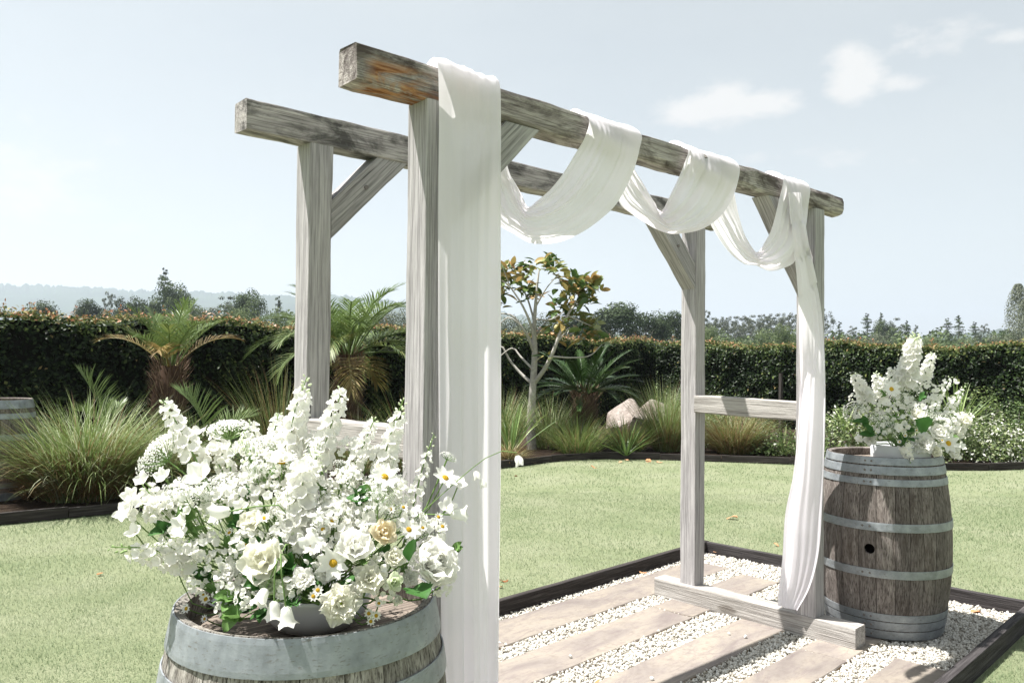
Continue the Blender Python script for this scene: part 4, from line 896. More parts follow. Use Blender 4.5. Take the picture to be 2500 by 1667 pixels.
# ================================================================= FAR TREES AND HILLS
def far_leaf(name, cols): return leafmat(name, [(0, cols[0]), (.5, cols[1]), (1, cols[2])], .15, .7, .2)
M_FT = dict(dark=far_leaf('far_dark_leaf', ((.012, .022, .010), (.035, .055, .022), (.085, .115, .045))), mid=far_leaf('far_mid_leaf', ((.022, .038, .014), (.06, .09, .032), (.14, .175, .07))),
            pale=far_leaf('far_pale_leaf', ((.045, .065, .03), (.11, .145, .065), (.21, .245, .125))), grey=far_leaf('far_grey_leaf', ((.035, .045, .030), (.10, .115, .075), (.21, .225, .16))))
def crown_round(g, n, lobes=16, flat=.8):
    C = nrm(g.normal(size=(lobes, 3))); C[:, 2] = np.abs(C[:, 2])*.9-.15; C *= g.uniform(.45, .78, (lobes, 1)); k = g.integers(0, lobes, n); u = nrm(g.normal(size=(n, 3)))
    rr = g.uniform(.20, .40, lobes)[k]; P = C[k]+u*(rr*g.random(n)**.3)[:, None]; P[:, 2] = P[:, 2]*flat
    return P*.5+np.array([0, 0, .55]), u
def crown_euc(g, n):
    lobes = 70; a = g.uniform(0, 6.28, lobes); q = np.sqrt(g.random(lobes)); z = .95-.28*q*q-.45*g.random(lobes)**2.2
    C = np.stack([.36*q*np.cos(a), .36*q*np.sin(a), z], -1); k = g.integers(0, lobes, n); u = nrm(g.normal(size=(n, 3)))
    rr = g.uniform(.025, .075, lobes)[k]; P = C[k]+u*(rr*g.random(n)**.35)[:, None]*np.array([1.4, 1.4, .6]); return P, u
def crown_con(g, n, top=1.0, nb=95, wide=.30):
    zb = np.sort(g.random(nb))**.9*.9+.08; ab = g.uniform(0, 6.28, nb); Lb = wide*(1-zb)**.7*g.uniform(.45, 1.25, nb)+.015
    k = g.integers(0, nb, n); u = g.random(n)**.7; r_ = Lb[k]*u; z = zb[k]-.22*r_+.9*r_*u*.25+g.normal(0, .006, n)
    az = ab[k]+g.normal(0, .22, n)*(.4+u)
    P = np.stack([r_*np.cos(az), r_*np.sin(az), z], -1); return P, np.stack([np.cos(az), np.sin(az), np.full(n, .8)], -1)
def crown_pop(g, n):
    z = g.random(n)**.85; a = g.uniform(0, 6.28, n); lum = np.array([1+.35*noise.noise((math.cos(x)*2, math.sin(x)*2, zz*7)) for x, zz in zip(a, z)]); r_ = .17*np.sin(np.pi*np.clip(z*.86+.12, 0, 1))**.6*lum*g.random(n)**.3
    return np.stack([r_*np.cos(a), r_*np.sin(a), .06+.94*z], -1), np.stack([np.cos(a), np.sin(a), np.full(n, .7)], -1)
def crown_bush(g, n):
    P, u = crown_round(g, n, 20, .9); P[:, 2] = (P[:, 2]-.55)*1.05+.42; P[:, 2] = np.maximum(P[:, 2], .02); P[:, :2] *= 1.35; return P, u
KINDS = dict(round=(crown_round, 6500, .026, 'mid'), dense=(crown_round, 6500, .028, 'dark'), euc=(crown_euc, 4600, .020, 'grey'), con=(crown_con, 4200, .017, 'dark'), pop=(crown_pop, 9000, .016, 'grey'), bush=(crown_bush, 6000, .026, 'pale'), greybush=(crown_bush, 6000, .026, 'grey'))
TM = {}
def tree_meshes(kind, var):
    if (kind, var) in TM: return TM[kind, var]
    fn, n, ls, mk = KINDS[kind]; g = np.random.default_rng(500+hash((kind == 'x', var)) % 97+var*13+len(kind)*7); P, u = fn(g, n); P[:, 2] /= np.quantile(P[:, 2], .998)
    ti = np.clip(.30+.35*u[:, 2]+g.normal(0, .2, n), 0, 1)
    V, F, T = leaves(P, u+g.normal(0, .5, (n, 3))+UP*.3, ls*g.uniform(.6, 1.4, n), ti, .6, .2, g); cm = npmesh('crown', V, F, M_FT[mk], False, T)
    pr = [tube(cr([(0, 0, -.02), (.01, .0, .3), (-.01, .01, .62 if kind != 'con' else .97)], 8), np.linspace(.022, .007 if kind != 'con' else .004, 8), 6)]
    if kind in ('euc', 'round', 'dense'):
        for i in range(6):
            a = i*1.05+g.random(); z = .32+.06*i; pr.append(tube(cr([(0, 0, z), (.10*math.cos(a), .10*math.sin(a), z+.13), (.2*math.cos(a), .2*math.sin(a), z+.27)], 5), np.linspace(.010, .004, 5), 4))
    V, F, _ = join(pr); tm = npmesh('trunk', V, F, M_BARK)
    TM[kind, var] = (cm, tm); return TM[kind, var]
TREES = [  # px, top py, width px, distance, kind, variant, name, label
 (100, 733, 90, 95, 'dense', 0, 'cedar_tree', 'low dark spreading tree above the hedge at far left'),
 (222, 731, 80, 110, 'dense', 1, 'shelter_tree', 'dark bushy tree left of the umbrella-topped tree'),
 (264, 713, 46, 120, 'euc', 0, 'umbrella_tree', 'umbrella-topped tree above the left hedge'),
 (304, 726, 60, 115, 'dense', 2, 'shelter_tree', 'narrow dark tree just right of the umbrella-topped tree'),
 (348, 724, 90, 110, 'dense', 0, 'shelter_tree', 'broad dark windbreak tree left of the tall far tree'),
 (418, 684, 100, 130, 'round', 0, 'tall_tree', 'tallest far broadleaf tree on the left skyline'),
 (397, 655, 56, 150, 'con', 0, 'norfolk_pine', 'spire of a pine rising behind the tallest far tree at left'),
 (450, 732, 95, 120, 'round', 1, 'shelter_tree', 'low tree at the right foot of the tallest far tree'),
 (550, 724, 90, 130, 'euc', 1, 'gum_tree', 'pale low gum tree left of the rounded gum'),
 (598, 704, 100, 120, 'round', 2, 'gum_tree', 'rounded gum tree standing alone left of the rear left post'),
 (676, 724, 46, 120, 'con', 1, 'pine_tree', 'small flat tree against the hills beside the rear left post'),
 (590, 752, 120, 60, 'bush', 0, 'field_bush', 'pale green bush behind the hedge left of the rear left post'),
 (670, 752, 110, 62, 'bush', 1, 'field_bush', 'pale green bush behind the hedge touching the rear left post'),
 (500, 757, 110, 70, 'greybush', 0, 'field_bush', 'grey-green bush behind the hedge right of the left palm'),
 (960, 752, 120, 80, 'greybush', 1, 'field_bush', 'grey-green bush behind the big palm'),
 (1240, 772, 150, 90, 'greybush', 0, 'field_bush', 'grey bush behind the magnolia just right of the hanging cloth'),
 (1345, 765, 150, 95, 'greybush', 1, 'field_bush', 'grey-green bush behind the magnolia crown'),
 (1490, 738, 150, 90, 'dense', 1, 'broadleaf_tree', 'large dark rounded tree right of the magnolia'),
 (1425, 758, 100, 92, 'dense', 2, 'broadleaf_tree', 'dark rounded tree close behind the magnolia crown'),
 (1575, 756, 110, 95, 'dense', 0, 'broadleaf_tree', 'dark tree left of the right rear post'),
 (1640, 760, 90, 100, 'dense', 1, 'broadleaf_tree', 'dark tree half hidden by the right rear post'),
 (1735, 795, 90, 70, 'bush', 0, 'field_bush', 'bright bush behind the hedge right of the right rear post'),
 (1850, 802, 80, 75, 'bush', 1, 'field_bush', 'green bush in the middle of the gap between the right posts'),
 (1905, 790, 80, 75, 'bush', 0, 'field_bush', 'tall pale bush beside the cloth tail'),
 (1960, 800, 90, 80, 'bush', 1, 'field_bush', 'pale bush behind the cloth tail'),
 (2012, 752, 46, 180, 'euc', 1, 'gum_tree', 'tall gum tree just right of the cloth tail'),
 (2050, 785, 34, 190, 'con', 1, 'conifer', 'thin conifer right of the tall gum'),
 (2082, 796, 40, 190, 'euc', 0, 'gum_tree', 'small gum tree left of the dark conifer pair'),
 (2117, 765, 46, 180, 'con', 0, 'conifer', 'dark open conifer left of the skyline wood'),
 (2151, 764, 30, 220, 'con', 1, 'norfolk_pine', 'pale pine spire behind the skyline wood'),
 (2160, 780, 60, 180, 'round', 1, 'broadleaf_tree', 'rounded tree in the skyline wood above the right flowers'),
 (2188, 776, 46, 190, 'euc', 1, 'gum_tree', 'gum tree right of the rounded skyline tree'),
 (2215, 783, 36, 185, 'con', 0, 'conifer', 'small conifer above the tallest right flower spike'),
 (2237, 794, 34, 220, 'con', 1, 'conifer', 'faint small conifer right of the tallest right flower spike'),
 (2140, 815, 110, 110, 'greybush', 0, 'field_bush', 'grey-green bush below the skyline wood'),
 (2060, 818, 100, 110, 'greybush', 1, 'field_bush', 'grey bush right of the cloth tail'),
 (2270, 822, 90, 100, 'bush', 0, 'field_bush', 'olive bush behind the hedge right of the tallest right flower spike'),
 (2313, 777, 42, 160, 'con', 0, 'conifer', 'left tree of the dark conifer pair at right'),
 (2341, 771, 50, 160, 'con', 1, 'conifer', 'right and taller tree of the dark conifer pair'),
 (2380, 786, 44, 170, 'con', 0, 'conifer', 'dark conifer right of the conifer pair'),
 (2404, 791, 34, 180, 'euc', 0, 'umbrella_tree', 'small flat-topped tree left of the poplars'),
 (2350, 820, 110, 100, 'bush', 1, 'field_bush', 'pale green bush below the conifer pair'),
 (2430, 818, 110, 100, 'greybush', 0, 'field_bush', 'grey-green bush left of the poplar foot'),
 (2487, 693, 70, 100, 'pop', 0, 'poplar_tree', 'tall poplar at the right photo edge'),
 (2508, 728, 62, 95, 'pop', 1, 'poplar_tree', 'shorter paler poplar in front of the tall one at right'),
]
for i in range(13):                                          # open gum wood on the skyline between the right posts
    px = 1722+i*18; TREES.append((px, 757+(i*37 % 19), 50, 170+(i*29 % 40), 'euc', i % 3, 'gum_tree', None))
gum = 0; GORD = ['first', 'second', 'third', 'fourth', 'fifth', 'sixth', 'seventh', 'eighth', 'ninth', 'tenth', 'eleventh', 'twelfth', 'thirteenth']
for k, (px, top, wpx, dist, kind, var, nm, lab) in enumerate(TREES):
    if lab is None: lab = GORD[gum]+' gum tree from the left in the skyline wood between the right posts'; gum += 1; grp = 'gum trees of the skyline wood'
    else: grp = None
    b0 = ground_at(px, dist, -.3); tz = at_d(px, top, dist)[2]; h = tz+.3; wd = wpx/FPX*dist
    nat = dict(round=.72, dense=.66, euc=.60, con=.36, pop=.36, bush=1.0, greybush=1.0)[kind]
    if kind in ('euc', 'round', 'dense', 'con') : sxy = wd/nat
    else: sxy = wd/nat
    t = empty(nm, b0, lab, 'bush' if 'bush' in nm else 'tree', grp); cm, tm = tree_meshes(kind, var)
    M = Matrix.Translation(b0) @ Matrix.Rotation(k*1.7, 4, 'Z') @ Matrix.Diagonal((sxy, sxy, h, 1))
    obj('crown', cm, t, M); obj('trunk', tm, t, M)
# undergrowth reading as one mass below the far trees
def wood_mass():
    g = np.random.default_rng(77); parts = []
    for (p0, p1, d0, d1, n, zt) in ((180, 1000, 95, 150, 15000, .070), (1000, 1700, 100, 150, 11000, .058), (1690, 2560, 110, 230, 22000, .050)):
        px = g.uniform(p0, p1, n); dd = g.uniform(d0, d1, n); hor = 870+px/2500*26
        P = np.array([CAM+dirv(a, 880)*d for a, d in zip(px, dd)]); lum = np.array([.75+.5*noise.noise((a*.012, d*.04, 3)) for a, d in zip(px, dd)])
        P[:, 2] = -.3+g.random(n)**.5*dd*zt*lum*1.1
        parts.append(leaves(P, g.normal(0, .6, (n, 3))+UP*.7, dd*.0042*g.uniform(.6, 1.4, n), np.clip(g.normal(.5, .25, n), 0, 1), .7, .2, g))
    V, F, T = join(parts); tag(obj('undergrowth', npmesh('undergrowth', V, F, M_FT['mid'], False, T)), 'far undergrowth and scrub below the skyline trees', 'scrub', None, 'stuff')
wood_mass()
# hills
M_HILL = plain('forested_hill', (.035, .055, .025), .95, .1, .012, .5)
def hill(name, prof, dist, thick, seed, bumps=1.0):
    """ridge whose crest follows (pixel x, pixel y) at a given distance; wooded skyline bumps"""
    xs = [a for a, _ in prof]; ys = [b_ for _, b_ in prof]; n = 900; V = []; F = []
    rows = 9
    for i in range(n+1):
        px = xs[0]+(xs[-1]-xs[0])*i/n; py = np.interp(px, xs, ys)
        bp = bumps*1.9*(4*abs(noise.noise((px*.02, seed, 0)))+5.0*abs(noise.noise((px*.06, seed, 2)))**.7+2.2*abs(noise.noise((px*.17, seed, 7)))+1.6*noise.noise((px*.45, seed, 5)))
        for r_ in range(rows):
            u = r_/(rows-1); d = dist-thick*(1-u); c = at_d(px, py-bp*u**7, dist); b0 = ground_at(px, d, -.5)
            z = -.5+(c[2]+.5)*u**.9*(1+(.05*noise.noise((px*.006, u*4, seed)) if r_ < rows-1 else 0))
            V.append((b0[0], b0[1], z))
        e = ground_at(px, dist+thick*.5, -.5); V.append((e[0], e[1], -.5))
    m = rows+1
    for i in range(n):
        for r_ in range(m-1): F.append((i*m+r_, (i+1)*m+r_, (i+1)*m+r_+1, i*m+r_+1))
    return tag(obj(name, pymesh(name, V, F, M_HILL, True)), kind='structure')
hill('hills', [(-500, 700), (0, 702), (110, 702), (230, 706), (300, 714), (360, 716), (480, 716), (560, 722), (700, 728), (800, 726), (960, 741), (1200, 762), (1400, 800), (1700, 845), (2000, 850), (2300, 838), (2420, 815), (2520, 830), (2800, 840)], 2600, 900, 1.3)
hill('hills', [(1900, 868), (2100, 835), (2250, 822), (2330, 818), (2400, 812), (2440, 806), (2500, 812), (2700, 830)], 1800, 500, 4.3, .5)
# the air: pale haze filling the valley
def haze():
    b = NB('pale_haze'); pv = b.n('ShaderNodeVolumePrincipled', {'Color': (.76, .855, 1.0, 1), 'Density': HAZE_D, 'Anisotropy': .25}); o = b.n('ShaderNodeOutputMaterial'); b.link(pv.outputs[0], o.inputs['Volume'])
    x0, x1, y0, y1, z0, z1 = -2650, 4650, -350, 4650, -1.5, 300
    V = [(x, y, z) for z in (z0, z1) for (x, y) in ((x0, y0), (x1, y0), (x1, y1), (x0, y1))]; F = [(3, 2, 1, 0), (4, 5, 6, 7), (0, 1, 5, 4), (1, 2, 6, 5), (2, 3, 7, 6), (3, 0, 4, 7)]
    return tag(obj('haze', pymesh('haze', V, F, b.m)), kind='stuff')
HAZE_D = .00030
haze()
# ================================================================= FLOWERS
def petal_mat(name, c, tr=.30, vein=.06):
    b = NB(name); n = b.noise(b.obj((1, 6, 1)), 30, 3, .6); col = b.ramp(n, [(.3, tuple(x*(1-vein) for x in c)), (.7, c)])
    return b.out(b.trans(b.bsdf(col, .6, .2), col, tr))
P_WHITE = petal_mat('white_petal', (.94, .935, .89), .52); P_CREAM = petal_mat('cream_petal', (.91, .90, .80), .45); P_PEACH = petal_mat('peach_petal', (.95, .86, .66), .5); P_GREENW = petal_mat('greenish_white_petal', (.74, .80, .60), .4)
P_GREEN = petal_mat('green_bud', (.30, .42, .17), .2); M_STEM = petal_mat('flower_stem', (.16, .26, .08), .1); M_LEAFB = petal_mat('bouquet_leaf', (.055, .15, .035), .25, .3); M_LEAFL = petal_mat('light_bouquet_leaf', (.17, .30, .09), .3, .25)
M_YELL = plain('yellow_flower_centre', (.72, .42, .04), .9, .1, 160, .5, bstr=1.0); M_GCEN = plain('green_flower_centre', (.30, .36, .07), .7, .2)
def petal(name, mat, L=1.0, W=.7, cup=.25, ruffle=0.0, nx=5, ny=4, notch=0.0, tipw=.35, seed=0, curl=0.0):
    V = []; F = []
    for i in range(nx+1):
        u = i/nx; w_ = W*.5*(math.sin(math.pi*min(1, .08+u*.80))**.7)*(1 if u < .99 else 1-tipw*.2)
        for j in range(ny+1):
            v = j/ny*2-1; x = L*u*(1-(.10+notch*(1-abs(v)))*0 - .16*v*v*u) - notch*L*u**4*math.cos(v*math.pi*2.5)*.5
            z = cup*L*(u*u*.55+v*v*.35*u)-curl*L*u**3+ruffle*L*u*u*math.sin(v*7.5+u*3+seed)*(.4+.6*abs(v))+ruffle*.6*L*u**3*math.sin(v*15+seed*2)
            V.append((x, v*w_, z))
    for i in range(nx):
        for j in range(ny): a = i*(ny+1)+j; F.append((a, a+1, a+ny+2, a+ny+1))
    return pymesh(name, V, F, mat, True)
def floret_mesh(name, mat, n=5, W=.85, cup=.35, ruffle=.05, cen=None, seed=0):
    p = petal('t', mat, 1, W, cup, ruffle, 3, 2, seed=seed); V0 = np.array([v.co[:] for v in p.vertices]); F0 = np.array([q.vertices[:] for q in p.polygons]); bpy.data.meshes.remove(p); P = []
    for k in range(n):
        a = 2*math.pi*k/n+.2*math.sin(k*3+seed); c, s = math.cos(a), math.sin(a); t = .35+.12*math.sin(k*5+seed); ct, st = math.cos(t), math.sin(t)
        V = np.stack([V0[:, 0]*ct-V0[:, 2]*st, V0[:, 1], V0[:, 0]*st+V0[:, 2]*ct], -1); P.append((np.stack([V[:, 0]*c-V[:, 1]*s, V[:, 0]*s+V[:, 1]*c, V[:, 2]], -1), F0))
    V, F, _ = join(P); return npmesh(name, V, F, mat, True)
FLO = [floret_mesh('floret', P_WHITE, 5, .95, .4, .07, seed=s) for s in range(3)]; FLOC = [floret_mesh('floret', P_CREAM, 5, .95, .4, .07, seed=s) for s in range(2)]
def bud_mesh(name, mat, k=1.6):
    bm = bmesh.new(); bmesh.ops.create_uvsphere(bm, u_segments=7, v_segments=5, radius=.5)
    for v in bm.verts: v.co.z = v.co.z*k+.4*k; r_ = 1-.35*max(0, v.co.z/k); v.co.x *= r_; v.co.y *= r_
    me = bpy.data.meshes.new(name); bm.to_mesh(me); bm.free(); me.materials.append(mat); me.polygons.foreach_set('use_smooth', [True]*len(me.polygons)); return me
BUDG = bud_mesh('bud', P_GREENW); BUDW = bud_mesh('bud', P_WHITE, 1.3); BUDD = bud_mesh('bud', P_GREEN)
PW = [petal('petal', P_WHITE, 1, .42, .10, .015, notch=.10, seed=s) for s in range(3)]                      # daisy petal
PB = [petal('petal', P_WHITE, 1, .78, .30, .07, seed=s) for s in range(3)]                                   # broad petal
def ruff(mat): return [petal('petal', mat, 1, 1.05, .55, .10, 5, 6, seed=s*1.7) for s in range(3)]
PR = dict(white=ruff(P_WHITE), cream=ruff(P_CREAM), peach=ruff(P_PEACH), green=ruff(P_GREENW))
def frill(mat): return [petal('petal', mat, 1, .95, .25, .17, 5, 8, notch=.05, seed=s*2.3) for s in range(3)]
PF = dict(white=frill(P_WHITE), cream=frill(P_CREAM), green=frill(P_GREENW))
def disc_mesh(mat):
    bm = bmesh.new(); bmesh.ops.create_uvsphere(bm, u_segments=12, v_segments=7, radius=1)
    for v in bm.verts: v.co.z = v.co.z*.55; v.co *= 1+.10*noise.noise(v.co*9)
    me = bpy.data.meshes.new('flower_centre'); bm.to_mesh(me); bm.free(); me.materials.append(mat); return me
DY = disc_mesh(M_YELL); DG = disc_mesh(M_GCEN)
def umb_mesh():
    g = np.random.default_rng(3); P = []
    for i in range(15):
        r_ = math.sqrt(i/15); a = i*2.4; c = np.array([r_*math.cos(a), r_*math.sin(a), .22*(1-r_*r_)]); n = nrm(np.array([c[0]*.5, c[1]*.5, 1])+g.normal(0, .25, 3)); A = nrm(np.cross(n, [1, .3, 0])); B = np.cross(n, A); s = .20*g.uniform(.8, 1.15)
        V = [c]; 
        for k in range(10):
            th = k*math.pi/5+i; rr = s*(1 if k % 2 == 0 else .55); V.append(c+(A*math.cos(th)+B*math.sin(th))*rr+n*.03*(k % 2))
        P.append((np.array(V), np.array([(0, 1+k, 1+(k+1) % 10) for k in range(10)])))
    V, F, _ = join(P); return npmesh('umbellet', V, F, P_WHITE)
UMB = umb_mesh()
def leafm(name, mat, serr=0.0, W=.55):
    V = []; F = []; n = 8
    for i in range(n+1):
        u = i/n; w_ = W*.5*math.sin(math.pi*min(1, .04+u*.95))**.75*(1+serr*(i % 2)) if i < n else 0.0
        for j in (-1, -.5, 0, .5, 1): V.append((u, j*w_, abs(j)*w_*.4-.18*u*u+.03*math.sin(u*9+j)))
    for i in range(n):
        for j in range(4): a = i*5+j; F.append((a, a+1, a+6, a+5))
    return pymesh(name, V, F, mat, True)
LF = [leafm('leaf', M_LEAFB), leafm('leaf', M_LEAFL), leafm('leaf', M_LEAFB, .22, .8), leafm('leaf', M_LEAFL, 0, .22)]
def bell_mesh():
    V = []; F = []; n = 15
    for k, (z, r_) in enumerate(((0, .12), (.12, .28), (.45, .34), (.8, .40), (1.0, .58))):
        for i in range(n): a = 2*math.pi*i/n; rr = r_*(1+(.18*math.cos(5*a) if k == 4 else 0)); V.append((rr*math.cos(a), rr*math.sin(a), z+(.10*math.cos(5*a) if k == 4 else 0)))
    for k in range(4):
        for i in range(n): F.append((k*n+i, k*n+(i+1) % n, (k+1)*n+(i+1) % n, (k+1)*n+i))
    return pymesh('bell', V, F, P_WHITE, True)
BELL = bell_mesh()

class Arrangement:
    def __init__(s, name, base, dep, label, seed):
        s.g = np.random.default_rng(seed); s.base = Vector(base); s.t = empty(name, base, label, 'flowers'); s.dep = dep
        s.mid = None
    def pos(s, px, py, dd=0.0): return Vector(at_d(px, py, s.dep+dd))
    def stem_path(s, head, n, k=9, sag=0.0):
        h = Vector(head); b = s.base+Vector((s.g.normal(0, .02), s.g.normal(0, .02), 0)); L = (h-b).length; m = h-Vector(n).normalized()*min(.35*L, .16)
        return cr([np.array(b), np.array(b*.45+m*.55+Vector((0, 0, .02-sag))), np.array(m), np.array(h)], k)
    def stem(s, name, head, n, r_=.0018, label=None):
        V, F = tube(s.stem_path(head, n), r_, 5); return obj(name, npmesh(name, V, F, M_STEM, True), s.t, None, label)
    def out(s, p, cam_=.5, up=.4):
        d = (Vector(p)-s.base); d.normalize(); c = (Vector(CAM)-Vector(p)).normalized(); return (d+c*cam_+Vector((0, 0, up))+Vector(s.g.normal(0, .15, 3))).normalized()
    def daisy(s, px, py, r_px, dd=0.0, n=8, nrm_=None, name='cosmos', label=None, disc=.24, stem=True, pet=None):
        c = s.pos(px, py, dd); r_ = r_px/FPX*(s.dep+dd); n_ = Vector(nrm_) if nrm_ is not None else s.out(c, 1.1, .3); f = s.stem(name, c, n_, .0016, label); Fm = Matrix.Translation(c) @ frame(n_, s.g.random()*6)
        for k in range(n):
            obj('petal', (pet or PW)[k % 3], f, Fm @ Matrix.Rotation(2*math.pi*k/n+s.g.normal(0, .06), 4, 'Z') @ Matrix.Rotation(-.10-s.g.random()*(.22 if pet is None else .6), 4, 'Y') @ Matrix.Diagonal((r_, r_*((8/n)**.9*1.12 if pet is None else s.g.uniform(.9, 1.1)), r_*(1 if pet is None else s.g.uniform(.6, 1.6)), 1)))
        obj('flower_centre', DY, f, Fm @ Matrix.Translation((0, 0, r_*.03)) @ Matrix.Scale(r_*disc, 4)); return f
    def rosette(s, px, py, r_px, dd=0.0, pal='white', kind='ruff', name='lisianthus', label=None, cen=True, nrm_=None, rings=((5, .95, .18), (6, .85, .55), (5, .65, .95), (4, .42, 1.25))):
        c = s.pos(px, py, dd); r_ = r_px/FPX*(s.dep+dd); n_ = Vector(nrm_) if nrm_ is not None else s.out(c, .8, .25); f = s.stem(name, c, n_, .0022, label); S = (PR if kind == 'ruff' else PF)[pal]; Fm = Matrix.Translation(c-n_*r_*.25) @ frame(n_, s.g.random()*6)
        for q, (m, sc, tilt) in enumerate(rings):
            for k in range(m):
                obj('petal', S[s.g.integers(0, 3)], f, Fm @ Matrix.Rotation(2*math.pi*(k+.5*q)/m+s.g.normal(0, .12), 4, 'Z') @ Matrix.Translation((r_*.03*(3-q), 0, r_*.05*q)) @ Matrix.Rotation(-(tilt+s.g.normal(0, .10)), 4, 'Y') @ Matrix.Scale(r_*sc*s.g.uniform(.92, 1.08), 4))
        if cen: obj('flower_centre', DG, f, Fm @ Matrix.Translation((0, 0, r_*.30)) @ Matrix.Scale(r_*.13, 4))
        return f
    def spike(s, p0, p1, dd0, dd1, r_px, nfl, name='delphinium_spike', label=None, nbud=6, flo=None, taper=.55, stem=True, budm=None):
        """florets from p0 (low) to p1 (tip)"""
        nfl = int(nfl*1.5)
        a, b_ = s.pos(*p0, dd0), s.pos(*p1, dd1); r_ = r_px/FPX*s.dep; ax = (b_-a).normalized()
        sp = s.stem_path(a, ax, 8); path = np.vstack([sp[:-1], cr([np.array(a), np.array((a+b_)/2+Vector(s.g.normal(0, .006, 3))), np.array(b_)], 8)])
        V, F = tube(path, np.linspace(.0028, .0012, len(path)), 5); f = obj(name, npmesh(name, V, F, M_STEM, True), s.t, None, label); X = frame(ax); nt_ = nfl+nbud
        for i in range(nt_):
            u = i/(nt_-1); c = a.lerp(b_, u*1.0); az = i*2.39996; tilt = .95-.35*u; rad = X.to_3x3() @ Vector((math.cos(az), math.sin(az), 0)); n_ = (rad*math.sin(tilt)+ax*math.cos(tilt)*.6).normalized(); sc = r_*(1-(1-taper)*u)
            if i < nfl:
                obj('floret', (flo or FLO)[i % len(flo or FLO)], f, Matrix.Translation(c+rad*sc*.55) @ frame(n_, s.g.random()*6) @ Matrix.Scale(sc*s.g.uniform(.62, .84), 4))
            else: obj('bud', budm or BUDG, f, Matrix.Translation(c+rad*sc*.35) @ frame(n_, 0) @ Matrix.Scale(sc*.38*(1.15-.5*(i-nfl)/max(1, nbud)), 4))
        return f
    def umbel(s, px, py, r_px, dd=0.0, nrm_=None, n=26, label=None, name='lace_flower'):
        c = s.pos(px, py, dd); r_ = r_px/FPX*(s.dep+dd); n_ = Vector(nrm_).normalized() if nrm_ is not None else s.out(c, .35, .8); hub = c-n_*r_*.75; parts = [tube(s.stem_path(hub, n_), .002, 5)]; X = frame(n_); ends = []
        for i in range(n):
            q = math.sqrt((i+.5)/n); a = i*2.4; e = c+X.to_3x3() @ Vector((r_*q*math.cos(a), r_*q*math.sin(a), -r_*.32*q*q+s.g.normal(0, r_*.03))); ends.append(e); parts.append(tube(cr([np.array(hub), np.array((hub+e)/2+(e-c)*.12), np.array(e)], 4), .0006, 3))
        V, F, _ = join(parts); f = obj(name, npmesh(name, V, F, M_STEM, True), s.t, None, label)
        for e in ends: obj('umbellet', UMB, f, Matrix.Translation(e) @ frame((e-hub).normalized(), s.g.random()*6) @ Matrix.Scale(r_*.23*s.g.uniform(.85, 1.2), 4))
        return f
    def spray(s, px, py, r_px, dd=0.0, n=60, mat=None, fs=.005, name='filler_spray'):
        """fine branched filler with tiny blossoms"""
        c = s.pos(px, py, dd); r_ = r_px/FPX*(s.dep+dd); n_ = s.out(c, .2, .5); root = c-n_*r_*1.1; P = [tube(s.stem_path(root, n_), .0014, 4)]; Q = []
        for i in range(n):
            u = Vector(s.g.normal(size=3)).normalized()*r_*s.g.random()**.5; e = c+u; 
            if i % 2 == 0: P.append(tube(cr([np.array(root), np.array((root+e)/2+u*.2), np.array(e)], 3), .00045, 3))
            m = (u.normalized()+n_+Vector(s.g.normal(0, .4, 3))).normalized(); A = m.orthogonal().normalized(); B = m.cross(A); z = fs*s.g.uniform(.6, 1.3); V = [np.array(e)]
            for k in range(10):
                th = k*math.pi/5; rr = z*(1 if k % 2 == 0 else .5); V.append(np.array(e+(A*math.cos(th)+B*math.sin(th))*rr))
            Q.append((np.array(V), np.array([(0, 1+k, 1+(k+1) % 10, 1+(k+1) % 10) for k in range(10)])))
        V1, F1, _ = join(P); V2, F2, _ = join(Q); F2 = F2+len(V1); FF = [tuple(x) for x in F1]+[tuple(x[:3]) for x in F2]
        return obj(name, pymesh(name, np.vstack([V1, V2]), FF, [M_STEM, mat or P_WHITE], False, [0]*len(F1)+[1]*len(F2)), s.t)
    def head(s, px, py, r_px, dd=0.0, n=15, name='phlox_head', flo=None, label=None, buds=3):
        """rounded cluster of five-petalled florets"""
        c = s.pos(px, py, dd); r_ = r_px/FPX*(s.dep+dd); n_ = s.out(c, .6, .35); f = s.stem(name, c-n_*r_*.5, n_, .002, label); X = frame(n_, s.g.random()*6).to_3x3()
        for i in range(n+buds):
            q = (i+.5)/(n+buds); ph = math.acos(1-1.25*q); a = i*2.39996+s.g.normal(0, .2); d = X @ Vector((math.sin(ph)*math.cos(a), math.sin(ph)*math.sin(a), math.cos(ph))); p_ = c-n_*r_*.35+d*r_*s.g.uniform(.75, 1.0)
            m = (d+Vector(s.g.normal(0, .25, 3))).normalized()
            if i < n: obj('floret', (flo or FLO)[i % len(flo or FLO)], f, Matrix.Translation(p_) @ frame(m, s.g.random()*6) @ Matrix.Scale(r_*s.g.uniform(.32, .46), 4))
            else: obj('bud', BUDG, f, Matrix.Translation(p_) @ frame(m, 0) @ Matrix.Scale(r_*.2, 4))
        return f
